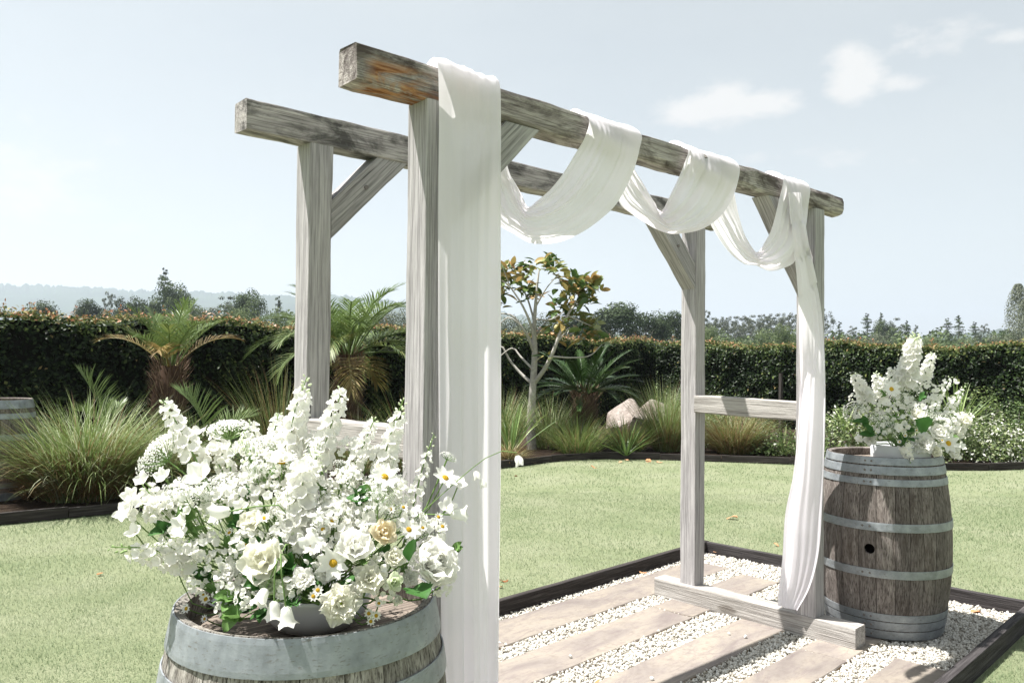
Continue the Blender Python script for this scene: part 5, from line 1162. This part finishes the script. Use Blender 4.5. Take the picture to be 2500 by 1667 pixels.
    def leafs(s, px, py, L_px, dd=0.0, m=0, n=1, spread=0.5, nrm_=None, label=None):
        for i in range(n):
            c = s.pos(px+s.g.normal(0, 4)*(n > 1), py+s.g.normal(0, 4)*(n > 1), dd); L = L_px/FPX*(s.dep+dd)*s.g.uniform(.85, 1.15); d = (c-s.base).normalized()+Vector(s.g.normal(0, spread, 3)); d.normalize()
            N = Vector(nrm_) if nrm_ is not None else ((Vector(CAM)-c).normalized()*.6+Vector((0, 0, .7))+Vector(s.g.normal(0, .3, 3))); y = N.cross(d).normalized(); z = d.cross(y)
            M = Matrix(((d.x, y.x, z.x, c.x), (d.y, y.y, z.y, c.y), (d.z, y.z, z.z, c.z), (0, 0, 0, 1))); obj('leaf', LF[m], s.t, M @ Matrix.Translation((-L*.4, 0, 0)) @ Matrix.Scale(L, 4), label)
    def pea(s, px, py, r_px, dd=0.0, n=4, label=None, name='phlox_flower', nrm_=None): return s.daisy(px, py, r_px, dd, n, nrm_, name, label, .05, True, PB)
    def bell(s, px, py, L_px, dd, dirv_, label=None):
        c = s.pos(px, py, dd); L = L_px/FPX*(s.dep+dd); d = Vector(dirv_).normalized(); f = s.stem('bellflower', c-d*L*.5, d, .0016, label); obj('bell', BELL, f, Matrix.Translation(c-d*L*.5) @ frame(d, s.g.random()) @ Matrix.Scale(L, 4))
        for k in range(5): obj('sepal', LF[3], f, Matrix.Translation(c-d*L*.52) @ frame(d, k*1.257) @ Matrix.Rotation(-.9, 4, 'Y') @ Matrix.Scale(L*.45, 4))

# ---- left arrangement: low white bowl on the grey barrel
HZ = .88-.062
def bowl_mesh(name, prof, mat, n=40):
    V = []; F = []
    for (r_, z) in prof:
        for i in range(n): a = 2*math.pi*i/n; V.append((r_*math.cos(a), r_*math.sin(a), z))
    m = len(prof)
    for k in range(m-1):
        for i in range(n): F.append((k*n+i, k*n+(i+1) % n, (k+1)*n+(i+1) % n, (k+1)*n+i))
    F.append(tuple(range(n-1, -1, -1))); return pymesh(name, V, F, mat, True)
M_BOWL = plain('white_glaze', (.62, .63, .64), .25, .5)
bc = on_z(728, 1478, HZ); bc = np.array([LB[0]+.0, LB[1]-.03, HZ])
tag(obj('flower_bowl', bowl_mesh('flower_bowl', [(.055, 0), (.085, .006), (.118, .04), (.132, .078), (.134, .088), (.129, .088), (.126, .078), (.11, .04), (.07, .014)], M_BOWL), None, Matrix.Translation(bc)), 'low white glazed bowl holding the flowers on the left barrel', 'bowl')
dl = float((bc-CAM) @ _f)
A = Arrangement('flower_arrangement', (bc[0], bc[1], HZ+.05), dl, 'loose white bouquet of delphiniums, lace flowers and cosmos on the left barrel', 201)
# tall spikes
A.spike((705, 1120), (750, 920), .03, .05, 34, 22, label='tall white delphinium with green-white buds bending over at its tip', nbud=8)
A.spike((775, 1140), (835, 950), .02, .04, 33, 26, label='dense white delphinium second from the left post', nbud=2)
A.spike((845, 1180), (915, 1020), .0, .02, 26, 24, label='slim white delphinium with one bud at its tip', nbud=3)
A.spike((925, 1190), (985, 975), .0, .04, 30, 24, label='white delphinium with budded tip beside the front post', nbud=8)
A.spike((475, 1115), (398, 975), .0, .03, 30, 22, label='white delphinium leaning far left over the tussock', nbud=4)
A.spike((720, 1340), (745, 1130), -.14, -.10, 36, 30, name='stock_spike', label='thick white stock standing in the centre front', nbud=0, taper=.85)
A.spike((640, 1200), (610, 1030), .05, .08, 32, 24, name='stock_spike', nbud=2); A.spike((560, 1180), (520, 1040), .06, .1, 28, 20, nbud=3); A.spike((870, 1330), (850, 1200), -.08, -.04, 32, 20, name='stock_spike', nbud=0)
A.spike((660, 1130), (680, 1010), .10, .12, 28, 18, nbud=2); A.spike((1010, 1230), (1060, 1060), .0, .02, 20, 12, name='sweet_pea_stem', nbud=7, label='loose white stem with round buds in front of the hanging cloth')
A.spike((470, 1380), (270, 1335), -.10, -.16, 32, 16, name='snapdragon', nbud=8, budm=BUDD, label='white snapdragon reaching flat to the left with green buds', taper=.45)
A.spike((420, 1260), (345, 1180), -.05, -.04, 30, 10, name='snapdragon', nbud=3, label='short white snapdragon above the left lawn'); A.spike((700, 1440), (655, 1420), -.2, -.22, 22, 7, name='stock_spike', flo=[floret_mesh('floret', P_GREENW)], nbud=4)
# lace flowers
cL = -Vector(_r0); V3 = Vector
A.umbel(372, 1095, 66, .0, cL*.8+V3((0, 0, .6)), 34, 'domed lace flower at the far left of the bouquet'); A.umbel(560, 1170, 82, -.02, V3((-.2, -.2, 1)), 40, 'broad lace flower left of the centre'); A.umbel(560, 1030, 58, .07, V3((.0, .2, 1)), 28); A.umbel(640, 1070, 55, .05, None, 26); A.umbel(430, 1180, 45, .02, None, 22)
A.umbel(960, 1220, 60, -.04, None, 28); A.umbel(1030, 1280, 48, -.02, None, 22); A.umbel(800, 1210, 55, -.02, None, 24); A.umbel(1098, 1108, 22, .03, None, 16, 'small green-white bud head in front of the hanging cloth'); A.umbel(680, 1290, 50, -.10, None, 22); A.umbel(830, 1130, 45, .04, None, 20)
# cosmos and daisies
A.daisy(688, 1128, 44, -.06, 8, V3((0, 0, 1))-V3(_f)*.1, label='cosmos seen from the side left of centre'); A.daisy(939, 1165, 40, -.06, 8, label='open cosmos facing the camera beside the front post'); A.daisy(1087, 1167, 36, -.02, 8, label='cosmos in front of the hanging cloth'); A.daisy(814, 1374, 44, -.20, 8, -V3(_f)+V3((0, 0, .25)), label='open cosmos low in the centre'); A.daisy(998, 1293, 32, -.12, 8)
for (px, py, dd) in [(1032, 1288, -.1), (1080, 1285, -.08), (985, 1238, -.1), (953, 1243, -.1), (811, 1270, -.15), (788, 1292, -.16), (765, 1455, -.24), (776, 1440, -.24), (900, 1497, -.2), (918, 1502, -.2), (905, 1516, -.2), (925, 1472, -.2), (497, 1453, -.1), (503, 1462, -.12), (455, 1485, -.12), (500, 1510, -.14), (645, 1265, -.14), (922, 1140, -.05), (1070, 1262, -.06), (1000, 1330, -.14), (600, 1330, -.15), (560, 1300, -.12)]:
    A.daisy(px, py, A.g.uniform(11, 16), dd, 9, None, 'chamomile', None, .38)
# broad four-petalled blossoms
for (px, py, r_, dd) in [(492, 1165, 46, -.1), (310, 1250, 34, -.12), (322, 1215, 30, -.1), (352, 1175, 28, -.06), (400, 1165, 26, -.06), (330, 1300, 26, -.14), (445, 1285, 34, -.14), (757, 1332, 36, -.2), (880, 1120, 24, .0), (1120, 1180, 22, .0), (620, 1160, 28, -.04), (1090, 1240, 30, -.02), (480, 1060, 24, .06), (900, 1270, 28, -.12), (590, 1240, 26, -.12)]:
    A.pea(px, py, r_, dd, int(A.g.integers(4, 6)))
for (px, py, r_, dd) in [(640, 1130, 42, .02), (585, 1100, 40, .04), (520, 1110, 38, .04), (700, 1170, 42, -.03), (770, 1190, 40, -.05), (850, 1170, 38, -.02), (905, 1230, 40, -.08), (980, 1200, 34, -.02), (660, 1215, 44, -.08), (590, 1190, 40, -.07), (820, 1260, 44, -.12), (760, 1275, 42, -.14), (540, 1215, 38, -.1), (470, 1225, 36, -.1), (430, 1205, 32, -.06), (385, 1240, 34, -.1), (345, 1235, 34, -.1), (1010, 1270, 36, -.08), (1060, 1300, 36, -.06), (690, 1310, 38, -.15), (600, 1320, 36, -.16), (865, 1300, 38, -.14), (940, 1385, 34, -.16), (780, 1345, 34, -.17), (700, 1060, 36, .07), (760, 1080, 36, .05), (860, 1090, 32, .04), (930, 1110, 32, .03), (430, 1075, 30, .04), (500, 1330, 34, -.12), (560, 1420, 30, -.16), (705, 1440, 30, -.22), (1010, 1360, 30, -.12), (450, 1350, 30, -.12), (530, 1370, 32, -.14), (480, 1420, 26, -.14), (600, 1455, 28, -.2), (420, 1310, 30, -.12), (550, 1480, 24, -.18), (860, 1440, 26, -.2), (940, 1440, 26, -.18), (1080, 1430, 24, -.1)]:
    A.head(px, py, r_, dd, 17)
# full blooms
A.rosette(1058, 1378, 62, -.12, 'white', 'ruff', 'peony', 'big white peony at the right front of the bouquet', False, rings=((6, 1.05, .25), (7, 1.0, .55), (7, .85, .9), (6, .7, 1.15), (5, .5, 1.35))); A.rosette(642, 1368, 62, -.2, 'cream', 'ruff', 'lisianthus', 'cream lisianthus with a green eye left of centre')
A.rosette(830, 1475, 52, -.24, 'cream', 'frill', 'carnation', 'frilled cream carnation hanging over the bowl', True, rings=((7, 1.0, .1), (7, .9, .4), (6, .75, .75), (5, .5, 1.1))); A.rosette(902, 1412, 46, -.2, 'cream', 'frill', 'lisianthus', 'frilled cream bloom with a green eye right of the carnation')
A.rosette(935, 1300, 38, -.14, 'peach', 'ruff', 'rose', 'small peach rose right of centre', False); A.rosette(867, 1335, 52, -.18, 'white', 'ruff', 'peony', None, False); A.rosette(740, 1412, 34, -.22, 'white', 'frill', 'stock_head'); A.rosette(968, 1465, 34, -.16, 'white', 'ruff', 'peony_bud', 'closed white bloom over the right bowl rim', False, rings=((5, .8, 1.1), (4, .75, 1.35)))
A.rosette(612, 1272, 34, -.14, 'cream', 'ruff', 'lisianthus'); A.rosette(962, 1420, 24, -.2, 'green', 'ruff', 'lisianthus', None, False); A.rosette(965, 1360, 30, -.16, 'cream', 'ruff', 'rose', None, False); A.rosette(660, 1432, 26, -.22, 'green', 'frill', 'stock_head', None, False); A.rosette(795, 1400, 30, -.2, 'white', 'frill', 'stock_head'); A.rosette(700, 1240, 36, -.12, 'white', 'frill', 'stock_head', None, False); A.rosette(1000, 1410, 26, -.14, 'white', 'frill', 'stock_head', None, False); A.rosette(560, 1395, 28, -.16, 'white', 'frill', 'stock_head', None, False)
# bells hanging below the rim, long stem at the right
A.bell(668, 1488, 42, -.24, (-.1, -.1, -1), 'white bellflower hanging left of the bowl centre'); A.bell(700, 1502, 44, -.25, (.08, -.1, -1), 'white bellflower hanging over the bowl centre'); A.bell(1120, 1255, 40, -.03, _r0+V3((0, 0, .1)) if False else Vector(_r0)+V3((0, 0, .05)), 'white trumpet pointing right in front of the hanging cloth'); A.bell(640, 1455, 40, -.24, (-.5, -.2, -.7)); A.bell(540, 1250, 44, -.15, -Vector(_r0)*.9+V3((0, 0, -.1)))
# fine filler
for i in range(58):
    a = A.g.uniform(0, 6.28); q = math.sqrt(A.g.random()); px = 700+330*q*math.cos(a); py = 1255+185*q*math.sin(a)
    A.spray(px, py, A.g.uniform(34, 62), A.g.uniform(-.16, .12), 46, P_WHITE if A.g.random() < .85 else P_GREENW, .0062)
# thin stem with hanging blossoms out to the right
Pth = cr([A.base, A.pos(1030, 1250, -.05), A.pos(1120, 1170, -.02), A.pos(1190, 1115, .02), A.pos(1240, 1098, .04), A.pos(1262, 1105, .04)], 16)
f = obj('trailing_stem', npmesh('trailing_stem', *tube(Pth, .0011, 5), M_STEM, True), A.t, None, 'thin stem reaching right across the hanging cloth')
for (px, py, r_) in [(1262, 1112, 22), (1160, 1150, 18), (1175, 1170, 18)]:
    for k in range(3): obj('petal', PB[k], f, Matrix.Translation(A.pos(px, py, .03)) @ frame(V3((.2, -.3, -1)), k*2.1) @ Matrix.Rotation(-1.0, 4, 'Y') @ Matrix.Scale(r_/FPX*dl*1.3, 4))
# foliage
for (px, py, L, dd, m, n) in [(880, 1215, 60, -.1, 0, 4), (900, 1205, 50, -.08, 1, 3), (1020, 1440, 85, -.18, 2, 1), (1002, 1345, 60, -.17, 0, 1), (690, 1340, 60, -.16, 0, 3), (700, 1390, 70, -.18, 0, 4), (560, 1460, 60, -.18, 1, 5), (600, 1480, 60, -.18, 0, 4), (640, 1500, 50, -.2, 0, 3), (455, 1250, 55, -.1, 1, 4), (405, 1290, 55, -.12, 0, 3), (480, 1330, 55, -.1, 1, 3), (500, 1400, 55, -.12, 0, 3), (760, 1420, 50, -.2, 0, 4), (620, 1330, 55, -.14, 0, 3), (590, 1270, 55, -.1, 0, 4), (560, 1250, 45, -.06, 1, 3), (800, 1330, 50, -.12, 0, 3), (940, 1350, 45, -.14, 0, 2), (980, 1390, 45, -.14, 1, 3), (1110, 1345, 45, -.04, 1, 3), (850, 1420, 45, -.18, 0, 3), (420, 1240, 50, -.04, 1, 3), (520, 1440, 60, -.14, 3, 4), (570, 1500, 70, -.2, 1, 3), (660, 1160, 60, -.02, 3, 5), (790, 1190, 60, -.0, 3, 5), (560, 1340, 60, -.1, 3, 6), (700, 1290, 60, -.1, 3, 6), (880, 1360, 50, -.14, 3, 6), (470, 1290, 60, -.1, 3, 6), (640, 1420, 70, -.2, 0, 4), (720, 1460, 60, -.22, 0, 4), (750, 1380, 55, -.16, 0, 4), (610, 1210, 50, -.04, 0, 3)]:
    A.leafs(px, py, L, dd, m, n)

# ---- right arrangement: white pot on the brown barrel
HZR = .943-.045
pc = np.array([RB[0]+.03, RB[1]+.03, HZR]); pc = on_z(2198, 1128, HZR)
tag(obj('flower_pot', bowl_mesh('flower_pot', [(.13, 0), (.148, .004), (.150, .03), (.150, .095), (.147, .098), (.142, .095), (.14, .03), (.12, .02)], M_BOWL), None, Matrix.Translation(pc)), 'white glazed pot holding the flowers on the right barrel', 'pot')
dr_ = float((pc-CAM) @ _f)
Bq = Arrangement('flower_arrangement', (pc[0], pc[1], HZR+.06), dr_, 'white bouquet with one tall spike on the right barrel', 202)
Bq.spike((2208, 945), (2236, 815), .0, .0, 28, 34, label='tallest white delphinium of the right bouquet', nbud=8); Bq.spike((2255, 930), (2276, 862), .05, .06, 17, 18, nbud=2, label='shorter delphinium right of the tallest one'); Bq.spike((2120, 975), (2084, 915), -.03, -.02, 20, 18, nbud=2); Bq.spike((2150, 975), (2138, 908), .02, .02, 17, 16, nbud=4); Bq.spike((2170, 960), (2178, 900), .04, .05, 16, 14, nbud=0); Bq.spike((2280, 980), (2320, 920), .02, .04, 15, 12, nbud=3); Bq.spike((2318, 1000), (2360, 935), .05, .08, 12, 10, nbud=6)
Bq.spike((2208, 1085), (2226, 1140), -.18, -.2, 15, 10, name='snapdragon', nbud=8, budm=BUDD, label='white snapdragon trailing over the right barrel rim', taper=.4); Bq.spike((2330, 1060), (2370, 1010), -.02, .0, 18, 12, name='stock_spike', nbud=2)
for (px, py, r_, dd, lab) in [(2082, 992, 32, -.05, None), (2150, 1012, 34, -.14, 'grey-shaded lace flower at the front of the right bouquet'), (2250, 990, 38, -.1, None), (2120, 960, 26, .0, None), (2200, 965, 30, .03, None), (2300, 1010, 34, -.06, None), (2230, 940, 28, .06, None), (2310, 1040, 26, -.06, None), (2170, 1040, 22, -.16, None)]: Bq.umbel(px, py, r_, dd, None, 20, lab)
Bq.daisy(2176, 950, 24, -.12, 8, -V3(_f)+V3((0, 0, .3)), label='open cosmos at the centre of the right bouquet'); Bq.daisy(2315, 1082, 28, -.12, 8, -V3(_f)+V3((0, 0, .4)), label='open cosmos at the lower right of the right bouquet')
Bq.rosette(2254, 1082, 32, -.16, 'white', 'frill', 'carnation', 'frilled white carnation over the right pot'); Bq.rosette(2125, 1072, 19, -.14, 'white', 'frill', 'carnation', None, False); Bq.rosette(2284, 1102, 17, -.16, 'cream', 'ruff', 'rose', 'small yellow rosebud over the right barrel rim', False); Bq.rosette(2352, 1022, 24, -.02, 'cream', 'ruff', 'rose', None, False); Bq.rosette(2325, 1100, 26, -.1, 'white', 'ruff', 'lisianthus', None, False); Bq.rosette(2240, 1015, 22, -.14, 'cream', 'ruff', 'rose', None, False); Bq.rosette(2290, 1055, 26, -.12, 'white', 'ruff', 'lisianthus', None, False)
for (px, py, r_, dd) in [(2165, 985, 14, -.12), (2330, 935, 12, .04), (2100, 1070, 14, -.1), (2195, 1045, 14, -.18), (2320, 980, 13, .0), (2345, 1090, 14, -.08)]: Bq.pea(px, py, r_, dd, 5)
for (px, py, dd) in [(2210, 1063, -.18), (2196, 1078, -.18), (2238, 1050, -.18), (2300, 1075, -.16)]: Bq.daisy(px, py, 6, dd, 8, None, 'chamomile', None, .38)
for (px, py, r_, dd) in [(2130, 985, 20, -.06), (2170, 1005, 22, -.12), (2205, 980, 22, -.06), (2240, 1000, 22, -.1), (2275, 985, 20, -.04), (2300, 1035, 22, -.1), (2210, 1030, 22, -.15), (2150, 1050, 20, -.15), (2100, 1010, 18, -.08), (2325, 1020, 20, -.04), (2160, 935, 18, .0), (2200, 945, 18, .02), (2265, 945, 18, .02), (2110, 955, 16, -.02), (2340, 1045, 20, -.04), (2280, 1080, 20, -.12), (2090, 970, 16, -.03)]: Bq.head(px, py, r_, dd, 11)
for i in range(24):
    a = Bq.g.uniform(0, 6.28); q = math.sqrt(Bq.g.random()); Bq.spray(2215+120*q*math.cos(a), 1000+75*q*math.sin(a), Bq.g.uniform(16, 28), Bq.g.uniform(-.14, .1), 36, P_WHITE if Bq.g.random() < .8 else P_GREENW, .0055)
for (px, py, L, dd, m, n) in [(2257, 1036, 46, -.2, 2, 1), (2110, 1026, 36, -.14, 0, 2), (2120, 1056, 34, -.15, 0, 2), (2145, 1065, 34, -.16, 0, 2), (2170, 1040, 24, -.16, 0, 2), (2250, 968, 26, -.1, 0, 2), (2200, 1075, 26, -.17, 0, 3), (2230, 1070, 26, -.17, 0, 2), (2215, 1045, 26, -.16, 0, 3), (2330, 1070, 26, -.1, 1, 2), (2185, 1020, 24, -.14, 3, 5), (2160, 960, 24, -.04, 3, 5), (2280, 1000, 24, -.04, 3, 5), (2090, 1030, 30, -.08, 1, 2)]: Bq.leafs(px, py, L, dd, m, n)

# ================================================================= SMALL THINGS
M_PAPER = plain('pale_card', (.72, .74, .80), .35, .5)
c = on_z(545, 1440, HZ+.03); Mc = between((c[0]-.06, c[1]-.03, HZ+.02), (c[0]+.11, c[1]+.06, HZ+.075), (0, -.5, 1)) @ Matrix.Scale(.72, 4)
V = [(x, y, z+.012*math.sin(x*18)) for z in (0, .0012) for (x, y) in ((0, -.05), (.12, -.055), (.23, -.05), (.23, .05), (.12, .055), (0, .05))]
tag(obj('paper_card', pymesh('paper_card', V, [(5, 4, 3, 2, 1, 0), (6, 7, 8, 9, 10, 11)]+[(i, (i+1) % 6, 6+(i+1) % 6, 6+i) for i in range(6)], M_PAPER), None, Mc), 'pale shiny card tucked under the flowers on the left barrel', 'card')
M_DRY = leafmat('dry_leaf', [(0, (.20, .08, .03)), (.5, (.42, .20, .09)), (1, (.55, .34, .2))], .15, .7, .2)
def dryleaf(L, tv, seed):
    rs = random.Random(seed); V = []; F = []; n = 7
    for i in range(n+1):
        u = i/n; w_ = .30*math.sin(math.pi*min(1, .05+u*.93))**.8*L*(1 if i < n else 0)
        for j in (-1, 0, 1): V.append((L*(u-.5), j*w_, L*(.16*abs(j)*math.sin(u*3+seed)+.12*math.sin(u*math.pi+seed*.3)+.04)))
    for i in range(n):
        for j in range(2): a = i*3+j; F += [(a, a+3, a+4), (a, a+4, a+1)]
    return npmesh('fallen_leaf', np.array(V), np.array(F), M_DRY, True, np.full(len(V), tv))
for i, (px, py, z, L, tv, lab) in enumerate([(1760, 1345, .0, .17, .75, 'large curled tan leaf in the far corner of the gravel'), (1787, 1265, LZ+.01, .10, .8, 'curled dry leaf on the lawn beyond the rear edging'), (1583, 1125, LZ+.01, .14, .6, 'orange leaf on the grass below the bed edging'), (1610, 1128, LZ+.01, .10, .9, 'pale leaf right of the orange one below the bed edging'), (1530, 1123, LZ+.01, .10, .85, 'pale dry leaf on the grass below the cycad'), (1515, 1128, LZ+.01, .08, .9, 'small pale leaf left of the other leaves below the cycad'), (1450, 1140, LZ+.01, .09, .6, 'brown leaf on the grass below the magnolia'), (1260, 1160, LZ+.01, .08, .4, 'dark leaf on the grass near the hanging cloth'),
      (1230, 1415, LZ+.012, .06, .05, 'dark leaf on the lawn close to the hanging cloth'), (1223, 1431, LZ+.012, .035, .55, 'tiny orange leaf on the lawn close to the hanging cloth'), (244, 1400, LZ+.014, .045, .5, 'orange leaf scrap on the left lawn'), (1570, 1397, .004, .05, .6, 'tan leaf scrap by the rear edging of the gravel'), (2383, 1490, .004, .08, .6, 'tan leaf by the corner of the gravel right of the barrel'), (1457, 1664, .006, .035, .5, 'brown leaf scrap on the gravel at the photo bottom'), (1895, 1330, LZ+.01, .05, .7, 'small dry leaf on the lawn behind the cloth tail')]):
    p = on_z(px, py, z); tag(obj('fallen_leaf', dryleaf(L, tv, i*1.3), None, Matrix.Translation(p) @ Matrix.Rotation(i*1.9, 4, 'Z')), lab, 'leaf', 'fallen leaves')
